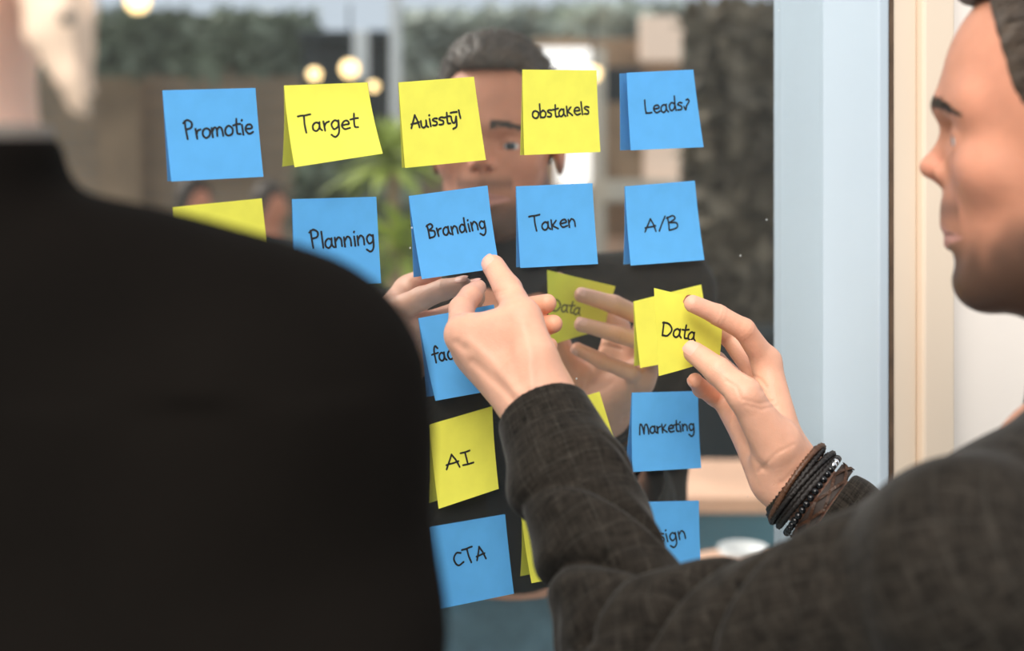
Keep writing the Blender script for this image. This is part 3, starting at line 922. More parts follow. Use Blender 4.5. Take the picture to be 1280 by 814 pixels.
man = empty('person', (0.44, 0.83, 0), 'bearded man in a charcoal tweed jacket, pointing and holding a yellow note', 'person')
parts = []
hw = head_world((-.11, 0, -.06))
p, q = polygonise(lambda P: head_sdf(head_local(P)), hw - (.17, .17, .22), hw + (.17, .17, .23), .0017)
parts.append((p, q))
for fn, c in ((rhand, px(925, 480, 1.18)), (lhand, px(640, 430, 1.10))):
    p, q = polygonise(fn, c - (.12, .13, .14), c + (.12, .13, .13), .00095)
    parts.append((p, q))
p, q = polygonise(core, np.array((-.05, .55, 0.0)), np.array((.85, 1.25, 1.50)), .012)
parts.append((p, q))
v, qd = merge(parts)
me = np_mesh('body', v, qd); set_tone(me, tone_skin(v))
body = link_mesh('body', me, M['skin'], man)

# eyes
for s in (1, -1):
    bm = bmesh.new()
    bmesh.ops.create_uvsphere(bm, u_segments=24, v_segments=24, radius=.0124)
    # pole of the sphere looks along local +z: turn to the gaze
    gaze = Vector(tuple(HF * .96 + np.array((0, 0, -.10)) + HL * .02)).normalized()
    rot = gaze.to_track_quat('Z', 'Y').to_matrix().to_4x4()
    for f in bm.faces:
        zc = f.calc_center_median().z / .0124
        f.material_index = 2 if zc > .965 else (1 if zc > .86 else 0); f.smooth = True
    bm.transform(Matrix.Translation(tuple(head_world((-.0395, .032 * s, -.002)))) @ rot)
    me = bpy.data.meshes.new('eye'); bm.to_mesh(me); bm.free()
    link_mesh('eye', me, [M['sclera'], M['iris'], M['ink']], man)

# nails on the mesh of the hand
def nail(tip, prev, out, name='nail', wd=.0062, ln=.0085, r=.0080):
    f = Vector(tuple(tip - prev)).normalized(); o = Vector(out); o = (o - f * o.dot(f)).normalized(); s = f.cross(o)
    vs = []; fs = []
    n = 8
    for j in range(n + 1):
        for i in range(n + 1):
            a = (i / n - .5) * 2; b = (j / n - .5) * 2
            k = math.sqrt(max(0, 1 - abs(b) ** 3 * .55))
            ang = a * wd / r * k
            pt = Vector(tuple(tip)) + f * (b * ln * .62 + .0015) + s * math.sin(ang) * (r) + o * (math.cos(ang) * r * 1.0 - max(0, b) ** 2 * .0022 + .0003)
            vs.append(pt)
    for j in range(n):
        for i in range(n):
            a = j * (n + 1) + i
            fs.append((a, a + 1, a + n + 2, a + n + 1))
    return from_py('nail', vs, fs, M['nail'], body, True)
nail(R_thumb[3], R_thumb[2], (-.25, -1, .55), r=.0094, wd=.0072, ln=.0105)
nail(R_pink[3], R_pink[2], (-.8, -.5, -.1), r=.0066, wd=.005, ln=.007)
nail(L_thumb[3], L_thumb[2], (-.55, -.8, .35), r=.0096, wd=.0072, ln=.0105)
nail(L_index[3], L_index[2], (-.5, -.1, .9), r=.0078)
for a in (R_index, R_mid, R_ring):
    nail(a[3], a[2], (.25, 1, .15), r=.0074, wd=.0052)

# hair: a cap and short strands combed up and back
def hair_sdf(q):
    y = np.abs(q[:, 1]); s = np.stack([q[:, 0], y, q[:, 2]], 1)
    d = ell(s, (-.118, 0, .038), (.101, .0810, .095))
    d = smin(d, ell(s, (-.075, 0, .105), (.046, .046, .026)), .03)         # quiff
    d = d + wob(q, 420, 5) * .0012 + wob(q * np.array((1, 3, 1), f32), 300, 9) * .0015
    # hair line: forehead, temples, round the ear, nape
    x = q[:, 0]; z = q[:, 2]
    xl = -.072 + (z - .023) * .30 + np.where(z < .02, -.016, 0)
    a1 = np.maximum(x - xl, -.022 - z)                       # temples and side boards
    a2 = .090 - .25 * np.clip(x + .05, -1, 0) * 0 - z + 6 * np.clip(y - .03, 0, 1) ** 1.5      # front, with receding corners
    a3 = np.maximum(x + .128, -.065 - z)                     # back of the head
    cut = np.minimum(np.minimum(a1, a2), a3) * .8
    cut = np.maximum(cut, -ell(s, (-.121, .083, -.010), (.026, .020, .036)))
    return smax(d, cut, .006)
p, q = polygonise(lambda P: hair_sdf(head_local(P)), hw - (.17, .17, .12), hw + (.17, .17, .26), .0026)
hair = link_mesh('hair', np_mesh('hair', p, q), M['hair'], man)
def strands(name, pts, nrm, comb, n, ln, w, mat, parent, rs):
    idx = rs.choice(len(pts), n); vs = []; fs = []
    for k in idx:
        a = Vector(pts[k]); nn = Vector(nrm[k]); c = comb(a)
        d = (nn * .35 + c + Vector(rs.normal(size=3)) * .18).normalized()
        sd = d.cross(nn).normalized() * w
        b = len(vs); L_ = ln * rs.uniform(.6, 1.2)
        m = a + d * L_ * .5 + nn * .001; e = a + d * L_ - nn * .001
        vs += [a - sd, a + sd, m + sd, m - sd, e]
        fs += [(b, b + 1, b + 2, b + 3), (b + 3, b + 2, b + 4)]
    o = from_py(name, vs, fs, mat, parent)
    return o
nr = np.zeros((len(p), 3), f32); hair.data.vertices.foreach_get('normal', nr.ravel())
nr = np.array([tuple(x.normal) for x in hair.data.vertices])
hf = Vector(tuple(-HF)); 
tag(strands('strand', p, nr, lambda a: hf * .9 + Vector((0, 0, .25)), 9000, .016, .0005, M['hair'], hair, np.random.default_rng(3)), kind='stuff')
# eyebrows
for s in (1, -1):
    rs = np.random.default_rng(5); vs = []; fs = []
    for k in range(420):
        t = rs.uniform(0, 1)
        base = np.array((-.0140 - .020 * t ** 1.6, (.010 + .041 * t) * s, .0215 + .0040 * math.sin(t * 2.2) - .009 * t ** 1.5))
        base[2] += rs.normal() * .0026 * (1.15 - t)
        a = base + (.001 + 0, 0, 0)
        # push on to the surface
        for _ in range(5):
            g = head_sdf(np.array([a], f32))[0]; a[0] -= g
        dr = np.array((-.15, .8 * s, .35 - .8 * t)) + rs.normal(size=3) * .15
        dr = dr / np.linalg.norm(dr) * .0065; w_ = np.array((0, 0, .00042))
        b = len(vs)
        e = a + dr
        for _ in range(3):
            e[0] -= head_sdf(np.array([e], f32))[0]
        e[0] += .0009
        vs += [head_world(a - w_), head_world(a + w_), head_world(e)]
        fs.append((b, b + 1, b + 2))
    tag(from_py('eyebrow', vs, fs, M['hair'], man), kind='stuff')

# ---- tweed jacket: sleeves with folds, shoulders, trunk
def seg_param(P, a, b):
    a = np.array(a, f32); b = np.array(b, f32); ba = b - a; L_ = float(np.linalg.norm(ba)); u = ba / L_
    t = (P - a) @ u
    ref = np.array((0, -1, 0), f32); e1 = ref - u * (ref @ u); e1 /= np.linalg.norm(e1); e2 = np.cross(u, e1)
    r = (P - a) - t[:, None] * u
    return t, np.arctan2(r @ e2, r @ e1), L_
L_cuff = LW + (L_elbow - LW) * .06
R_cuff = px(1026, 655, 1.138)
def jacket_sdf(P):
    # left sleeve
    t, an, L_ = seg_param(P, L_cuff, L_elbow)
    mid = L_cuff + (L_elbow - L_cuff) * .3
    fore = smin(cone(P, L_cuff, mid, .0345, .0418), cone(P, mid, L_elbow, .0418, .049), .01)
    folds = .0165 * (1 - np.abs(np.sin(t * 58 + 1.7 * np.sin(an + .6) + 2.2 * wob(P, 24, 2)))) ** 2.6 * np.clip((t - .05) / .09, 0, 1) \
          + .0022 * np.sin(t * 90 + 3 * an + 1.5) * np.clip((t - .02) / .05, 0, 1)
    fore = fore + folds - .002 - .0015 * wob(P, 60, 4)
    up = smin(cone(P, L_elbow, L_sho, .052, .044), sph(P, L_sho + np.array((.006, 0, -.001), f32), .063), .012)
    t2, an2, L2 = seg_param(P, L_elbow, L_sho)
    near = np.exp(-((t2 - .03) / .10) ** 2)
    up = up + .0190 * (1 - np.abs(np.sin(t2 * 55 + 1.6 * np.sin(an2 * 1.0 + .8) + 2.0 * wob(P, 20, 6)))) ** 2.4 * near \
            + .0032 * np.sin(t2 * 55 + 2 * an2 + 2 * wob(P, 14, 8)) - .002 * wob(P, 45, 12)
    d = smin(fore, up, .030)
    # right sleeve
    t3, an3, _ = seg_param(P, R_cuff, R_elbow)
    r1 = cone(P, R_cuff, R_elbow, .0500, .050) + .0022 * np.sin(t3 * 120 + 2 * an3)
    r2 = cone(P, R_elbow, R_sho, .054, .064) + .003 * np.sin(t3 * 80 + an3)
    rs = smin(r1, r2, .03)
    # cut both cuffs square
    for c, e, r in ((L_cuff, L_elbow, .0315), (R_cuff, R_elbow, .0290)):
        pass
    d = smax(d, -tcut(P, L_cuff, L_elbow), .003)
    rs = smax(rs, -tcut(P, R_cuff, R_elbow), .003)
    d = smax(d, -cone(P, L_cuff - (L_elbow - L_cuff) * .2, L_cuff + (L_elbow - L_cuff) * .20, .0300, .0300), .003)
    rs = smax(rs, -cone(P, R_cuff - (R_elbow - R_cuff) * .2, R_cuff + (R_elbow - R_cuff) * .20, .0440, .037), .002)
    # trunk
    w2 = .0025 * wob(P, 16, 7) + .0015 * wob(P, 40, 9)
    tr = cone(P, L_sho + (.014, .006, -.004), NECK + (.01, .0, -.055), .062, .072)
    tr = smin(tr, cone(P, R_sho, NECK + (.01, .0, -.055), .062, .072), .05)
    for k in (-.10, 0, .10):
        kx = np.array((math.cos(math.radians(36)) * k, math.sin(math.radians(36)) * k, 0), f32)
        tr = smin(tr, cone(P, NECK + kx + (0, 0, -.15), HIP + kx * .8 + (0, 0, -.02), .100, .105), .06)
    tr = tr + w2
    # open neck
    nk0 = NECK + (.0, 0, .02)
    tr = smax(tr, -cone(P, nk0 + (-.01, 0, .16), nk0 + (-.00, 0, -.035), .064, .061), .008)
    # front opening, a wedge down the chest
    tr = smax(tr, -cone(P, nk0 + np.array((-.05, .10, .02), f32), nk0 + np.array((-.06, .15, -.22), f32), .055, .004), .004)
    d = smin(d, tr, .014)
    d = smin(d, rs, .020)
    # collar: a standing roll round the back of the neck
    cq = P - (NECK + (.012, -.008, .004)); rr_ = np.sqrt(cq[:, 0] ** 2 + (cq[:, 1]) ** 2)
    col = np.sqrt((rr_ - .072) ** 2 + (np.clip(np.abs(cq[:, 2]) - .016, 0, 1)) ** 2) - .0065
    col = np.maximum(col, (cq @ np.array((-.44, .9, 0), f32)) - .035)
    d = np.minimum(d, col)
    return smax(d, (HIP[2] + .075) - P[:, 2], .01)
def tcut(P, a, b):
    u = (b - a) / np.linalg.norm(b - a)
    t = (P - a) @ u
    near = np.linalg.norm(P - a, axis=1) - .075
    return np.maximum(t, near)
p, q = polygonise(jacket_sdf, np.array((-.06, .60, .86)), np.array((.72, 1.14, 1.54)), .0025)
me = np_mesh('tweed_jacket', p, q)
t, an, L_ = seg_param(p, L_cuff, L_elbow); t2, an2, L2 = seg_param(p, L_elbow, L_sho); t3, an3, L3 = seg_param(p, R_cuff, R_elbow)
dl = [cone(p, L_cuff, L_elbow, .03, .05), cone(p, L_elbow, L_sho, .05, .06), cone(p, R_cuff, R_elbow, .03, .05), cone(p, NECK + (0, 0, -.2), HIP, .1, .1)]
w = np.argmin(np.stack(dl), 0)
uv = np.zeros((len(p), 2), f32)
for i, (a_, b_) in enumerate(((t, an * .042), (t2 + L_, an2 * .052), (t3 + .5, an3 * .04), (p[:, 2], p[:, 0] - p[:, 1] * .6))):
    m_ = w == i; uv[m_, 0] = a_[m_]; uv[m_, 1] = b_[m_]
set_uv(me, uv)
jacket = link_mesh('tweed_jacket', me, M['tweed'], man)

# black roll neck under it
def shirt_sdf(P):
    d = cone(P, NECK + (0, 0, -.15), NECK + (.0, 0, .055), .080, .0615)
    d = smin(d, cone(P, NECK + (0, 0, -.14), HIP, .108, .108), .05)
    d = smin(d, cone(P, NECK + (-.04, .07, -.10), HIP + (-.04, .07, .1), .055, .06), .05)
    d = smax(d, P[:, 2] - (NECK[2] + .062), .004)
    return smax(d, (HIP[2] + .03) - P[:, 2], .01)
p, q = polygonise(shirt_sdf, np.array((.20, .62, .90)), np.array((.66, 1.12, 1.56)), .006)
link_mesh('roll_neck_shirt', np_mesh('roll_neck_shirt', p, q), M['shirt'], man)

def legs_sdf(P, hip=HIP, ang=36, s=1.0):
    d = ell(P, hip + np.array((0, 0, -.03), f32), (.15 * s, .14 * s, .12))
    for sx in (-1, 1):
        kx = np.array((math.cos(math.radians(ang)) * sx, math.sin(math.radians(ang)) * sx, 0), f32)
        a = hip + kx * .085 + (0, 0, -.04); b = hip + kx * .10 + (0, 0, -.48); c = hip + kx * .10 + (0, 0, -.90)
        d = smin(d, cone(P, a, b, .092, .066), .03)
        d = smin(d, cone(P, b, c, .066, .056) + .002 * wob(P, 40, 3), .03)
    return np.maximum(d, .045 - P[:, 2])
p, q = polygonise(legs_sdf, np.array((.18, .58, .02)), np.array((.70, 1.10, 1.12)), .009)
link_mesh('jeans', np_mesh('jeans', p, q), M['denim'], man)
def shoe(P, c, f):
    c = np.array(c, f32); f = np.array(f, f32)
    d = cone(P, c + (0, 0, .04), c + f * .17 + (0, 0, .025), .042, .036)
    d = smin(d, cone(P, c + (0, 0, .04), c + (0, 0, .10), .042, .040), .02)
    return np.maximum(d, .003 - P[:, 2])
for sx in (-1, 1):
    c = HIP + np.array((math.cos(math.radians(36)) * sx, math.sin(math.radians(36)) * sx, 0), f32) * .10; c[2] = 0
    p, q = polygonise(lambda P: shoe(P, c, (-.44, .9, 0)), c - (.16, .12, .02), c + (.14, .26, .16), .007)
    link_mesh('shoe', np_mesh('shoe', p, q), M['shoe'], man)

# ---- bracelets on the right wrist
ax = (R_elbow - RW) / np.linalg.norm(R_elbow - RW)
AX = Vector(tuple(ax)); E1 = Vector((0, -1, 0)); E1 = (E1 - AX * E1.dot(AX)).normalized(); E2 = AX.cross(E1)
def ring_pt(t, a, r, tilt=0.0, ph=0.0):
    return Vector(tuple(RW)) + AX * (t + tilt * math.cos(a - ph)) + (E1 * math.cos(a) + E2 * math.sin(a)) * r
def cord(vs, fs, t, r, rad, tilt=0.0, ph=0.0, twist=0, seg=72, sides=7, amp=0.0):
    b0 = len(vs)
    for i in range(seg):
        a = 2 * math.pi * i / seg
        c = ring_pt(t, a, r, tilt, ph)
        o = (E1 * math.cos(a) + E2 * math.sin(a))
        for j in range(sides):
            b = 2 * math.pi * j / sides
            k = rad * (1 + amp * math.sin(b * 2 + a * twist))
            vs.append(c + o * math.cos(b) * k + AX * math.sin(b) * k)
    for i in range(seg):
        for j in range(sides):
            i2 = (i + 1) % seg; j2 = (j + 1) % sides
            fs.append((b0 + i * sides + j, b0 + i * sides + j2, b0 + i2 * sides + j2, b0 + i2 * sides + j))
ctr = Vector(tuple(RW))
T0 = .008
br = empty('leather_bracelet', ctr, 'black wrapped leather cord bracelet, nearest the hand on the wrist', 'bracelet', 'bracelets on the right wrist')
for k, (t_, r_, rd, tl, ph_, tw) in enumerate(((.000, .0318, .0027, .002, 0, 40), (.0045, .0338, .0028, .003, 1, 52), (.0095, .0345, .0027, -.002, 2, 44),
                                  (.0050, .0378, .0024, .004, 2.5, 60), (.0140, .0352, .0028, .002, 4, 50), (.0030, .0352, .0026, -.003, 3, 48), (.0160, .0375, .0024, .002, 5, 50), (.0125, .0335, .0026, -.002, 0, 46), (.0105, .0385, .0022, -.003, 1, 48))):
    vs = []; fs = []
    cord(vs, fs, T0 + t_, r_, rd, tl, ph_, tw, 150, 8, .28)
    from_py('cord', vs, fs, M['leather'] if k not in (3,) else M['brown_leather'], br, True)
bb = empty('beaded_bracelet', ctr, 'black glossy bead bracelet with one silver bead, between the leather ones', 'bracelet', 'bracelets on the right wrist')
bms = bmesh.new(); bmesh.ops.create_uvsphere(bms, u_segments=14, v_segments=10, radius=.0031)
bead_me = bpy.data.meshes.new('bead'); bms.to_mesh(bead_me); bms.free(); set_smooth(bead_me); bead_me.materials.append(M['bead'])
bead_sv = bead_me.copy(); bead_sv.materials.clear(); bead_sv.materials.append(M['silver'])
NB = 38
for i in range(NB):
    a = 2 * math.pi * i / NB
    c = ring_pt(T0 + .0205, a, .0375, .002, 1.0)
    sil = i in (31, 32)
    o = bpy.data.objects.new('bead', bead_sv if sil else bead_me); COL.objects.link(o)
    o.parent = bb; o.location = c - ctr
    if sil: o['label'] = 'silver bead'
lb = empty('woven_bracelet', ctr, 'brown plaited leather band bracelet, beside the jacket cuff', 'bracelet', 'bracelets on the right wrist')
# plaited band: eight crossing strips laid over a flat core
vs = []; fs = []
seg = 96
for i in range(seg):
    a = 2 * math.pi * i / seg
    for (dt, rr_) in ((-.0052, .0350), (.0052, .0360), (.0052, .0373), (-.0052, .0363)):
        vs.append(ring_pt(T0 + .0300 + dt, a, rr_, .001, 1.0))
for i in range(seg):
    for j in range(4):
        i2 = (i + 1) % seg
        fs.append((i * 4 + j, i * 4 + (j + 1) % 4, i2 * 4 + (j + 1) % 4, i2 * 4 + j))
from_py('band', vs, fs, M['dark_leather'], lb)
for sg in (1, -1):
    for st_ in range(8):
        vs = []; fs = []
        n = 60
        for i in range(n + 1):
            a = 2 * math.pi * (st_ / 8 + i / n * .5)
            fr = (i / n * 4) % 2; tt = (fr if fr < 1 else 2 - fr) * 2 - 1
            z_ = tt * .0047 * sg
            lift = .0007 * math.sin(i / n * 4 * math.pi * 2 + (0 if sg > 0 else math.pi))
            for w_ in (-.0012, .0012):
                vs.append(ring_pt(T0 + .0300 + z_ + w_, a, .0382 + lift + z_ * .14, .001, 1.0))
        for i in range(n):
            fs.append((2 * i, 2 * i + 1, 2 * i + 3, 2 * i + 2))
        from_py('strip', vs, fs, M['brown_leather'], lb, True)
cl = []; cf = []
bmc = bmesh.new()
for (tt, rr_, ln_) in ((T0 + .012, .0345, .0055), (T0 + .0005, .032, .004)):
    pass
bmc.free()
vs = []; fs = []
for i in range(9):                                   # the little silver hook under the wrist
    a = math.radians(20 + i * 22)
    c = ring_pt(T0 + .030 + .0045 * math.cos(a), 0.95 + .13 * math.sin(a), .0390)
    for j in range(6):
        b = 2 * math.pi * j / 6
        vs.append(c + E1 * math.cos(b) * .0007 + AX * math.sin(b) * .0007)
for i in range(8):
    for j in range(6):
        fs.append((i * 6 + j, i * 6 + (j + 1) % 6, i * 6 + 6 + (j + 1) % 6, i * 6 + 6 + j))
from_py('clasp', vs, fs, M['silver'], lb, True)

# ---- person in the black jacket, back to the lens
B0 = np.array((-.266, .640, 0), f32)
def pz(x, y, Y=.62): return px(x, y, Y)
def black_sdf(P):
    nb_ = pz(-80, 382); sr = pz(347, 504); 
    d = cone(P, nb_, sr, .066, .0665)
    d = smin(d, cone(P, pz(-80, 440), pz(-520, 560), .066, .062), .03)
    d = smin(d, cone(P, sr, pz(395, 800, .615), .062, .054), .02)
    d = smin(d, cone(P, pz(395, 800, .615), pz(420, 1300, .64), .054, .048), .02)
    d = smin(d, cone(P, pz(-520, 560), pz(-600, 1300, .64), .062, .050), .02)
    for k in (-.09, 0, .09):
        d = smin(d, cone(P, pz(-80, 600) + np.array((k, .02, 0), f32), np.array((-.266 + k * .8, .66, 1.02), f32), .10, .105), .05)
    fold = .004 * np.sin((P[:, 0] * 60 + P[:, 2] * 35) + 2 * wob(P, 14, 3)) * np.exp(-((P[:, 0] + .12) / .08) ** 2) * (P[:, 2] < 1.5)
    d = d + fold - .003 * wob(P, 18, 21)
    nk = pz(-90, 120)
    d = smax(d, -cone(P, nk + (0, 0, .1), pz(-90, 330), .056, .052), .006)
    # turned collar
    cq = P - pz(-90, 246); a_ = np.sqrt(cq[:, 0] ** 2 + (cq[:, 1] * 1.0) ** 2)
    col = np.sqrt((a_ - .058 - cq[:, 2] * -.25) ** 2 + np.clip(np.abs(cq[:, 2]) - .022, 0, 1) ** 2) - .006
    d = smin(d, np.maximum(col, cq[:, 1] - .03), .012)
    return np.maximum(d, .86 - P[:, 2])
her = empty('person', (-.266, .64, 0), 'person in a plain black jacket with pale blond hair, back to the lens', 'person')
p, q = polygonise(black_sdf, np.array((-.62, .44, .84)), np.array((.06, .84, 1.66)), .0045)
link_mesh('black_jacket', np_mesh('black_jacket', p, q), M['black_wool'], her)
HC = pz(-100, -190) + np.array((0, .02, 0), f32)
yaw2 = math.radians(62)
H2 = np.stack([(math.cos(yaw2), math.sin(yaw2), 0), (-math.sin(yaw2), math.cos(yaw2), 0), (0, 0, 1)], 1).astype(f32)
def h2(P): return (P - HC) @ H2
def head2_sdf(P):
    s = h2(P) + np.array((-.105, 0, 0), f32)
    s = s * 1.0
    d = smax(head_sdf(s), -.082 - s[:, 2], .05)
    d = smin(d, cone(P, HC + (-.012, -.030, -.03), pz(-90, 330), .054, .056), .04)
    return d
def core2(P):
    d = cone(P, pz(-80, 470), pz(352, 570), .040, .040)
    d = smin(d, cone(P, pz(-80, 470), pz(-520, 580), .040, .040), .02)
    d = smin(d, cone(P, pz(352, 560), pz(395, 800, .615), .045, .036), .02)
    d = smin(d, cone(P, pz(395, 800, .615), pz(420, 1420, .64), .036, .024), .02)
    d = smin(d, cone(P, pz(-520, 580), pz(-600, 1420, .64), .045, .026), .02)
    d = smin(d, cone(P, np.array((-.266, .64, 1.42), f32), np.array((-.266, .65, .95), f32), .06, .09), .03)
    for sx in (-1, 1):
        for (xx) in (sx,):
            d = smin(d, cone(P, np.array((-.266 + .09 * sx, .66, .95), f32), np.array((-.266 + .10 * sx, .66, .07), f32), .075, .035), .03)
    for (wx, wy) in ((420, 1420), (-600, 1420)):      # hands hanging at the sides
        w0 = pz(wx, wy, .64)
        d = smin(d, cone(P, w0, w0 + (0, .01, -.08), .024, .030), .01)
        for k in range(4):
            f0 = w0 + np.array((0, -.026 + .017 * k, -.085), f32)
            d = smin(d, cone(P, f0, f0 + np.array((0, .012, -.075 + abs(k - 1.6) * .008), f32), .0095, .0075), .004)
        f0 = w0 + np.array((0, .03, -.03), f32)
        d = smin(d, cone(P, f0, f0 + np.array((0, .03, -.055), f32), .011, .009), .006)
    return d
pa = polygonise(head2_sdf, HC - (.15, .15, .26), HC + (.15, .15, .15), .0035)
pb = polygonise(core2, np.array((-.62, .5, .02)), np.array((.06, .84, 1.62)), .009)
v, qd = merge([pa, pb])
me = np_mesh('body', v, qd); cc = np.tile(np.array((.86, .55, .43), f32), (len(v), 1)); set_tone(me, cc)
link_mesh('body', me, M['skin'], her)
def hair2_sdf(P):
    s = h2(P) + np.array((-.105, 0, 0), f32); y = np.abs(s[:, 1]); t = np.stack([s[:, 0], y, s[:, 2]], 1)
    d = ell(t, (-.118, 0, .040), (.104, .084, .100))
    low = np.where(s[:, 0] > -.060, .078 + 5 * np.clip(y - .03, 0, 1) ** 1.5, np.where(s[:, 0] > -.118, .020, -.058))
    cut = np.maximum(low - s[:, 2], -ell(t, (-.119, .083, -.012), (.022, .020, .036)))
    d = smax(d, cut, .008)
    # a loose pale lock behind the ear, in thin tapering tails
    for (x0, y0, x1, y1, x2, y2, yy, r) in ((52, -80, 78, 40, 112, 152, .585, .0085), (60, -80, 92, 30, 116, 120, .590, .0075), (40, -80, 66, 50, 98, 148, .580, .0085),
                                           (34, -80, 56, 40, 84, 118, .575, .0080), (70, -80, 100, 10, 112, 88, .592, .0070), (46, -80, 74, 20, 104, 132, .576, .0075)):
        d = smin(d, chain(P, [pz(x0, y0, yy), pz(x1, y1, yy - .004), pz(x2, y2, yy - .004)], [r, r * .95, .0012], .004), .003)
    return d + wob(P, 500, 2) * .0008 + wob(s * np.array((1, 4, .6), f32), 420, 12) * .0008
p, q = polygonise(hair2_sdf, HC - (.16, .18, .22), HC + (.16, .18, .16), .0026)
link_mesh('hair', np_mesh('hair', p, q), M['blond'], her)
for sd_ in (1, -1):
    bm = bmesh.new(); bmesh.ops.create_uvsphere(bm, u_segments=20, v_segments=20, radius=.0124)
    gz = Vector((math.cos(yaw2), math.sin(yaw2), -.1)); rot = gz.to_track_quat('Z', 'Y').to_matrix().to_4x4()
    for f in bm.faces:
        zc = f.calc_center_median().z / .0124; f.material_index = 2 if zc > .965 else (1 if zc > .86 else 0); f.smooth = True
    c_ = HC + (np.array((-.0395 + .105, .032 * sd_, -.002), f32)) @ H2.T
    bm.transform(Matrix.Translation(tuple(c_)) @ rot); me = bpy.data.meshes.new('eye'); bm.to_mesh(me); bm.free()
    link_mesh('eye', me, [M['sclera'], M['iris'], M['ink']], her)
    vs = []; fs = []; rs = np.random.default_rng(8)
    for k in range(220):
        t_ = rs.uniform(0, 1); a = np.array((-.0140 - .020 * t_ ** 1.6, (.012 + .037 * t_) * sd_, .0225 + .005 * math.sin(t_ * 2.2) - .006 * t_)); a[2] += rs.normal() * .0016
        for _ in range(5): a[0] -= head_sdf(np.array([a], f32))[0]
        e = a + np.array((-.0008, .0045 * sd_, .002 - .004 * t_))
        for _ in range(3): e[0] -= head_sdf(np.array([e], f32))[0]
        e[0] += .0008
        b = len(vs); w_ = np.array((0, 0, .0004)); o_ = np.array((.105, 0, 0))
        vs += [HC + (a - w_ + o_) @ H2.T, HC + (a + w_ + o_) @ H2.T, HC + (e + o_) @ H2.T]; fs.append((b, b + 1, b + 2))
    tag(from_py('eyebrow', vs, fs, M['blond'], her), kind='stuff')
# dark shirt filling the neck of the jacket
def shirt2(P):
    d = cone(P, pz(-90, 300), np.array((-.266, .66, 1.30), f32), .056, .10)
    d = smin(d, cone(P, pz(-90, 440) + np.array((0, .055, 0), f32), np.array((-.266, .72, 1.25), f32), .062, .06), .04)
    return np.maximum(d, P[:, 2] - pz(-90, 226)[2])
p, q = polygonise(shirt2, np.array((-.42, .50, 1.15)), np.array((-.12, .84, 1.62)), .005)
link_mesh('shirt', np_mesh('shirt', p, q), M['shirt'], her)
# small dark ear stud
bm = bmesh.new(); bmesh.ops.create_uvsphere(bm, u_segments=12, v_segments=8, radius=.0028)
bm.transform(Matrix.Translation(tuple(pz(83, 22, .555)))); me = bpy.data.meshes.new('ear_stud'); bm.to_mesh(me); bm.free()
link_mesh('ear_stud', me, M['dark'], her)
# pale shirt collar showing above the jacket
def col2(P):
    cq = P - pz(-90, 216); a_ = np.sqrt(cq[:, 0] ** 2 + cq[:, 1] ** 2)
    return np.sqrt((a_ - .0535 + cq[:, 2] * .1) ** 2 + np.clip(np.abs(cq[:, 2]) - .02, 0, 1) ** 2) - .003
p, q = polygonise(col2, pz(-90, 216) - np.array((.09, .09, .04)), pz(-90, 216) + np.array((.09, .09, .04)), .003)
link_mesh('shirt_collar', np_mesh('shirt_collar', p, q), simple('grey_shirt', (.22, .19, .165), .8), her)
p, q = polygonise(lambda P: legs_sdf(P, np.array((-.266, .66, .95), f32), 0), np.array((-.52, .46, .02)), np.array((-.02, .88, 1.10)), .011)
link_mesh('trousers', np_mesh('trousers', p, q), M['black_wool'], her)
for sx in (-1, 1):
    c = np.array((-.266 + .10 * sx, .66, 0), f32)
    p, q = polygonise(lambda P: shoe(P, c, (0, 1, 0)), c - (.1, .1, .02), c + (.1, .28, .16), .008)
    link_mesh('shoe', np_mesh('shoe', p, q), M['shoe'], her)


# ================================================================== GARDEN behind the lens, seen in the glass
GRP = 'garden things reflected in the glass'
rg = random.Random(11)
def leafy(name, boxes, n, size, mat, core_mat, label, cat, dens=1.0):
    """a hedge: twiggy core and a shell of single leaves, boxes as seen in the glass"""
    t = empty(name, V(*boxes[0][:2], boxes[0][4]) * 1.0, label, cat)
    vs = []; fs = []
    for bi, (x0, y0, x1, y1, Y, dp) in enumerate(boxes):
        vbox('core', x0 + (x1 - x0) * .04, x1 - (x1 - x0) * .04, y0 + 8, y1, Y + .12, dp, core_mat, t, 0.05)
        for k in range(n // len(boxes)):
            x = rg.uniform(x0, x1); y = y0 + (y1 - y0) * rg.random() + rg.uniform(-10, 10)
            Yk = Y + rg.uniform(-.1, .2)
            c = V(x, y, Yk); s = size * rg.uniform(.5, 1.4)
            a = Vector((rg.gauss(0, 1), rg.gauss(0, 1), rg.gauss(0, 1))).normalized()
            b = a.orthogonal().normalized()
            m = len(vs)
            vs += [c - a * s, c + b * s * .45, c + a * s, c - b * s * .45]
            fs.append((m, m + 1, m + 2, m + 3))
    tag(from_py('leaves', vs, fs, mat, t), kind='stuff')
    return t

def grow_down(Y):                     # row at which the ground is met at distance Y
    return HY + CZ * F / Y

def lathe(name, prof, c, mat, parent=None, seg=24):
    vs = []; fs = []
    for (r, z) in prof:
        for j in range(seg):
            a = 2 * math.pi * j / seg; vs.append(Vector(c) + Vector((r * math.cos(a), r * math.sin(a), z)))
    for i in range(len(prof) - 1):
        for j in range(seg):
            fs.append((i * seg + j, i * seg + (j + 1) % seg, (i + 1) * seg + (j + 1) % seg, (i + 1) * seg + j))
    return recalc(from_py(name, vs, fs, mat, parent, True, None if parent else c))

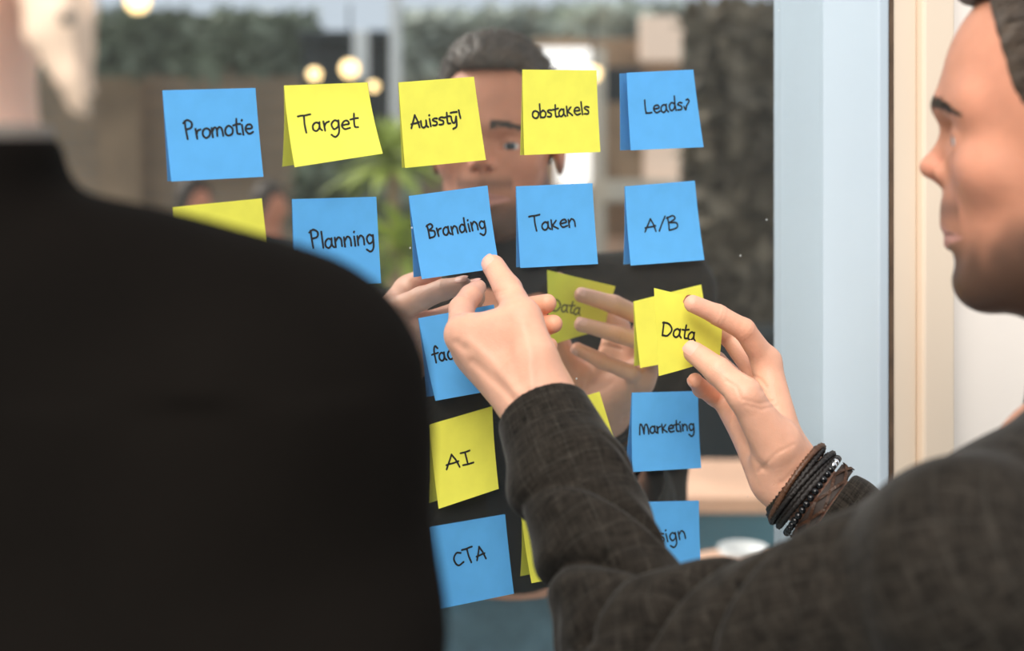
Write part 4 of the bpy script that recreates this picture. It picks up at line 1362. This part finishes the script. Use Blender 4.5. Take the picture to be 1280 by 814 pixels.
# brown brick house wall
def uvwall(name, x0, x1, y0, Y, mat, label, cat, depth=.22):
    o = vbox(name, x0, x1, y0, grow_down(Y), Y, depth, mat)
    me = o.data; lay = me.uv_layers.new(name='UVMap')
    for l in me.loops:
        co = me.vertices[l.vertex_index].co
        q = mirror(co); lay.data[l.index].uv = (q.x + q.y, q.z)
    return tag(o, label, cat)
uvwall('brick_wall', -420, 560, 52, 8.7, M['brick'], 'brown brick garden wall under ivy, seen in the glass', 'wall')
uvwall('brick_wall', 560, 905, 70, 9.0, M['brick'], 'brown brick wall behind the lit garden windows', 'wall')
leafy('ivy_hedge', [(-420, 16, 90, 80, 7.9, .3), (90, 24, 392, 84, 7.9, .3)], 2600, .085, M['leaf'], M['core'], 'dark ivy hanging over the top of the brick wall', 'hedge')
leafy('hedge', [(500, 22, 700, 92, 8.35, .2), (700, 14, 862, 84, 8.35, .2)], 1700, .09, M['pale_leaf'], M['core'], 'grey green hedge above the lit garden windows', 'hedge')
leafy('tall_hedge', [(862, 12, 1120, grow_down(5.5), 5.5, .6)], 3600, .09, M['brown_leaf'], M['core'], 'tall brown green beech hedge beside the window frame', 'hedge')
# arched tan gate at the far left
gt = empty('garden_gate', V(150, 60, 8.5), 'tan arched garden gate in the brick wall', 'gate')
vs = []; outline = []
for i in range(13):
    a = math.pi * i / 12; outline.append((150 - 26 * math.cos(a), 76 - 30 * math.sin(a)))
outline = [(124, grow_down(8.5))] + outline + [(176, grow_down(8.5))]
n = len(outline)
vs = [V(x, y, 8.5) for x, y in outline] + [V(x, y, 8.56) for x, y in outline]
fs = [tuple(range(n)), tuple(range(2 * n - 1, n - 1, -1))] + [(i, (i + 1) % n, n + (i + 1) % n, n + i) for i in range(n)]
recalc(from_py('door_leaf', vs, fs, M['brown'], gt))
# dark shed doorway with bulbs
sh = empty('garden_shed', V(430, 300, 7.2), 'dark garden shed with an open doorway and a white curtain', 'shed')
vbox('shed_body', 378, 482, 48, grow_down(7.2), 7.2, .4, M['dark'], sh, .01)
vbox('curtain', 441, 460, 38, 100, 7.0, .05, M['white_paint'], sh, .01)
vbox('roof', 372, 490, 38, 50, 7.05, .6, M['dark'], sh, .01)
o = tag(vbox('post', 487, 501, -30, grow_down(6.96), 6.96, .05, M['white_paint'], None, .005), 'slim pale grey post beside the dark shed', 'post')
def bulb(x, y, rp, Y, lab):
    c = V(x, y, Y); r = rp / F * Y
    t = empty('garden_lamp', c, lab, 'lamp', 'warm round garden lamps')
    bm = bmesh.new(); bmesh.ops.create_uvsphere(bm, u_segments=16, v_segments=12, radius=r); bm.transform(Matrix.Translation(c))
    me = bpy.data.meshes.new('globe'); bm.to_mesh(me); bm.free(); set_smooth(me); link_mesh('globe', me, M['bulb'], t)
    vs = []; fs = []
    for k, (z, rr) in enumerate(((r * .9, r * .35), (r * 1.25, r * .35), (r * 1.3, .006), (r * 1.3 + .25, .006))):
        for j in range(8):
            a = j * math.pi / 4; vs.append(c + Vector((math.cos(a) * rr, math.sin(a) * rr, z)))
    for k in range(3):
        for j in range(8):
            fs.append((k * 8 + j, k * 8 + (j + 1) % 8, k * 8 + 8 + (j + 1) % 8, k * 8 + 8 + j))
    from_py('holder', vs, fs, M['dark'], t)
bulb(393, 93, 8, 6.4, 'warm round lamp at the left of the dark doorway')
bulb(437, 86, 11, 6.4, 'larger warm round lamp in the dark doorway')
bulb(467, 108, 6, 6.6, 'small warm round lamp at the right of the dark doorway')
bulb(742, 92, 9, 6.6, 'warm round lamp beside the lit garden window')
bulb(172, 1, 15, 7.0, 'white round lamp high over the brick wall')
# lit windows of the house
hs = empty('garden_house', V(720, 400, 7.6), 'garden house with lit white windows and a peach blind', 'house')
vbox('house_wall', 664, 862, 48, grow_down(7.7), 7.7, .4, M['brown'], hs, .01)
vbox('lit_window', 668, 738, 60, 90, 7.55, .05, M['lit'], hs, .004)
vbox('lit_window', 696, 738, 150, 232, 7.55, .05, M['lit'], hs, .004)
vbox('window_post', 741, 757, 60, 560, 7.4, .10, M['pale_wood'], hs, .004)
vbox('peach_blind', 800, 862, 20, 76, 7.5, .05, M['peach'], hs, .004)
vbox('peach_blind', 805, 858, 178, 232, 7.5, .05, M['peach'], hs, .004)
vbox('window_shelf', 757, 866, 225, 252, 7.35, .25, M['pale_wood'], hs, .004)
vbox('cupboard', 757, 803, 128, 225, 7.5, .15, M['brown'], hs, .004)
vbox('dark_panel', 757, 803, 84, 128, 7.5, .15, M['dark'], hs, .004)
vbox('lower_wall', 757, 862, 300, 420, 7.45, .2, M['wood'], hs, .004)
# long low dark bench and a wooden table with a teal cover
tb = empty('garden_table', V(930, 600, 3.3), 'tan wooden garden table reflected beside the raised hand', 'table')
zt = .85
tp = [mirror(Vector((x, y, z))) for z in (zt - .035, zt) for y in (2.95, 3.32) for x in (.37, 1.25)]
hexa('table_top', tp, M['wood'], tb, .004)
for lx in (.42, 1.15):
    for ly in (3.03, 3.24):
        lg = [mirror(Vector((lx + dx, ly + dy, z))) for z in (0, zt - .0352) for dy in (0, .05) for dx in (0, .05)]
        hexa('leg', lg, M['wood'], tb, .003)
cv = [mirror(Vector((x, y, z))) for z in (.40, .8148) for y in (2.965, 3.02) for x in (.385, 1.235)]
hexa('cloth', cv, M['teal'], tb, .01)
pl = empty('added_dark_box', V(930, grow_down(5.2), 5.2), 'long dark box added to darken the foot of the tall hedge', 'added box')
vbox('box', 866, 1100, 425, grow_down(5.0), 4.9, .22, M['dark'], pl, .01)  # added dark box, makes the reflection below the hedge nearly black
vbox('rim', 862, 1104, 417, 425, 4.88, .26, M['dark'], pl, .005)
sb_ = mirror(Vector((.445, 2.62, 0)))
sl = empty('garden_stool', sb_, 'small round stool in front of the garden table', 'stool')
# bowl on the cover
lathe('seat', [(.001, .775), (.12, .775), (.125, .785), (.125, .795), (.12, .80), (.001, .80)], sb_, M['wood'], sl)
for k in range(3):
    a = k * 2.094
    lathe('leg', [(.001, 0), (.014, 0), (.014, .774), (.001, .774)], sb_ + Vector((.085 * math.cos(a), .085 * math.sin(a), 0)), M['wood'], sl, 10)
bcx = sb_ + Vector((0, 0, .8005))
tag(lathe('bowl', [(.001, .0), (.025, .002), (.042, .02), (.048, .038), (.045, .038), (.039, .021), (.02, .006), (.001, .005)], bcx, M['white_paint']), 'white bowl standing on the small round stool', 'bowl')
# leafy pots and dark shrubs in front of the wall
leafy('dark_shrub', [(372, 196, 520, grow_down(6.5), 6.5, .15)], 1500, .07, M['leaf'], M['dark'], 'dark shrub standing before the brick wall', 'shrub')
def palm(x, y, Y, n, L_, lab, cat='plant'):
    base = V(x, y, Y); t = empty('spiky_plant', Vector((base.x, base.y, 0)), lab, cat)
    lathe('pot', [(.10, 0), (.14, .28), (.15, .3), (.12, .3), (.12, .26), (.001, .26)], Vector((base.x, base.y, 0)), M['dark'], t)
    vs = []; fs = []
    for k in range(6):
        for j in range(8):
            a = j * math.pi / 4; vs.append(Vector((base.x + .025 * math.cos(a), base.y + .025 * math.sin(a), .26 + (base.z - .26) * k / 5)))
    for k in range(5):
        for j in range(8): fs.append((k * 8 + j, k * 8 + (j + 1) % 8, k * 8 + 8 + (j + 1) % 8, k * 8 + 8 + j))
    from_py('stem', vs, fs, M['brown'], t)
    for k in range(n):
        az = rg.uniform(0, 6.28); el = rg.uniform(-.3, 1.3)
        d = Vector((math.cos(az) * math.cos(el), math.sin(az) * math.cos(el), math.sin(el))); sd = d.cross(Vector((0, 0, 1))).normalized()
        vs = []; fs = []
        for i in range(6):
            u = i / 5; c = base + d * L_ * u + Vector((0, 0, -.35 * L_ * u * u)); w_ = .028 * math.sin(math.pi * (u * .9 + .08))
            vs += [c - sd * w_, c + Vector((0, 0, w_ * .3)), c + sd * w_]
        for i in range(5):
            fs += [(i * 3, i * 3 + 1, i * 3 + 4, i * 3 + 3), (i * 3 + 1, i * 3 + 2, i * 3 + 5, i * 3 + 4)]
        from_py('leaf', vs, fs, M['leaf2'], t)
palm(492, 205, 5.6, 34, .33, 'spiky green plant near the pale post')
palm(505, 315, 5.2, 34, .33, 'low spiky green plant under the other, in a dark pot')
# two passers-by
def passer(x, ytop, Y, lab, coat):
    hy = W(x, ytop, Y); c = mirror(hy); g = Vector((c.x, c.y, 0))
    t = empty('person', g, lab, 'person')
    H = c.z; g_ = np.array(g, f32); s = H / 1.7
    def sd(P):
        u = (P - g_) / s
        d = ell(u, (0, 0, 1.59), (.085, .075, .11))
        d = smin(d, cone(u, (0, 0, 1.50), (0, 0, 1.36), .05, .06), .02)
        d = smin(d, ell(u, (.02, .085, 1.58), (.015, .02, .02)), .01)
        return d
    p, q = polygonise(sd, g_ + (-.2, -.2, 1.3 * s), g_ + (.2, .2, 1.75 * s), .008)
    me = np_mesh('body', p, q); set_tone(me, np.tile(np.array((.70, .28, .17), f32), (len(p), 1))); link_mesh('body', me, M['skin'], t)
    def coat_sd(P):
        u = (P - g_) / s
        d = ell(u, (0, 0, 1.15), (.19, .13, .30))
        for k in (-1, 1):
            d = smin(d, cone(u, (.17 * k, 0, 1.36), (.24 * k, .02, 1.05), .055, .045), .04)
            d = smin(d, cone(u, (.24 * k, .02, 1.05), (.20 * k, .08, .82), .045, .035), .02)
            d = smin(d, cone(u, (.09 * k, 0, .9), (.10 * k, 0, .06), .10, .05), .03)
        return d
    p, q = polygonise(coat_sd, g_ + (-.4 * s, -.3 * s, -.01), g_ + (.4 * s, .3 * s, 1.5 * s), .018)
    link_mesh('coat', np_mesh('coat', p, q), coat, t)
    def hr(P):
        u = (P - g_) / s
        return smax(ell(u, (-.0, -.01, 1.61), (.095, .088, .12)), -ell(u, (0, .09, 1.57), (.08, .07, .10)), .01)
    p, q = polygonise(hr, g_ + (-.2, -.2, 1.4 * s), g_ + (.2, .2, 1.8 * s), .010)
    link_mesh('hair', np_mesh('hair', p, q), M['hair'], t)
passer(243, 226, 5.9, 'far passer-by in a dark coat, left of the two', M['dark'])
passer(338, 232, 5.8, 'far passer-by in a dark coat, right of the two', M['dark'])
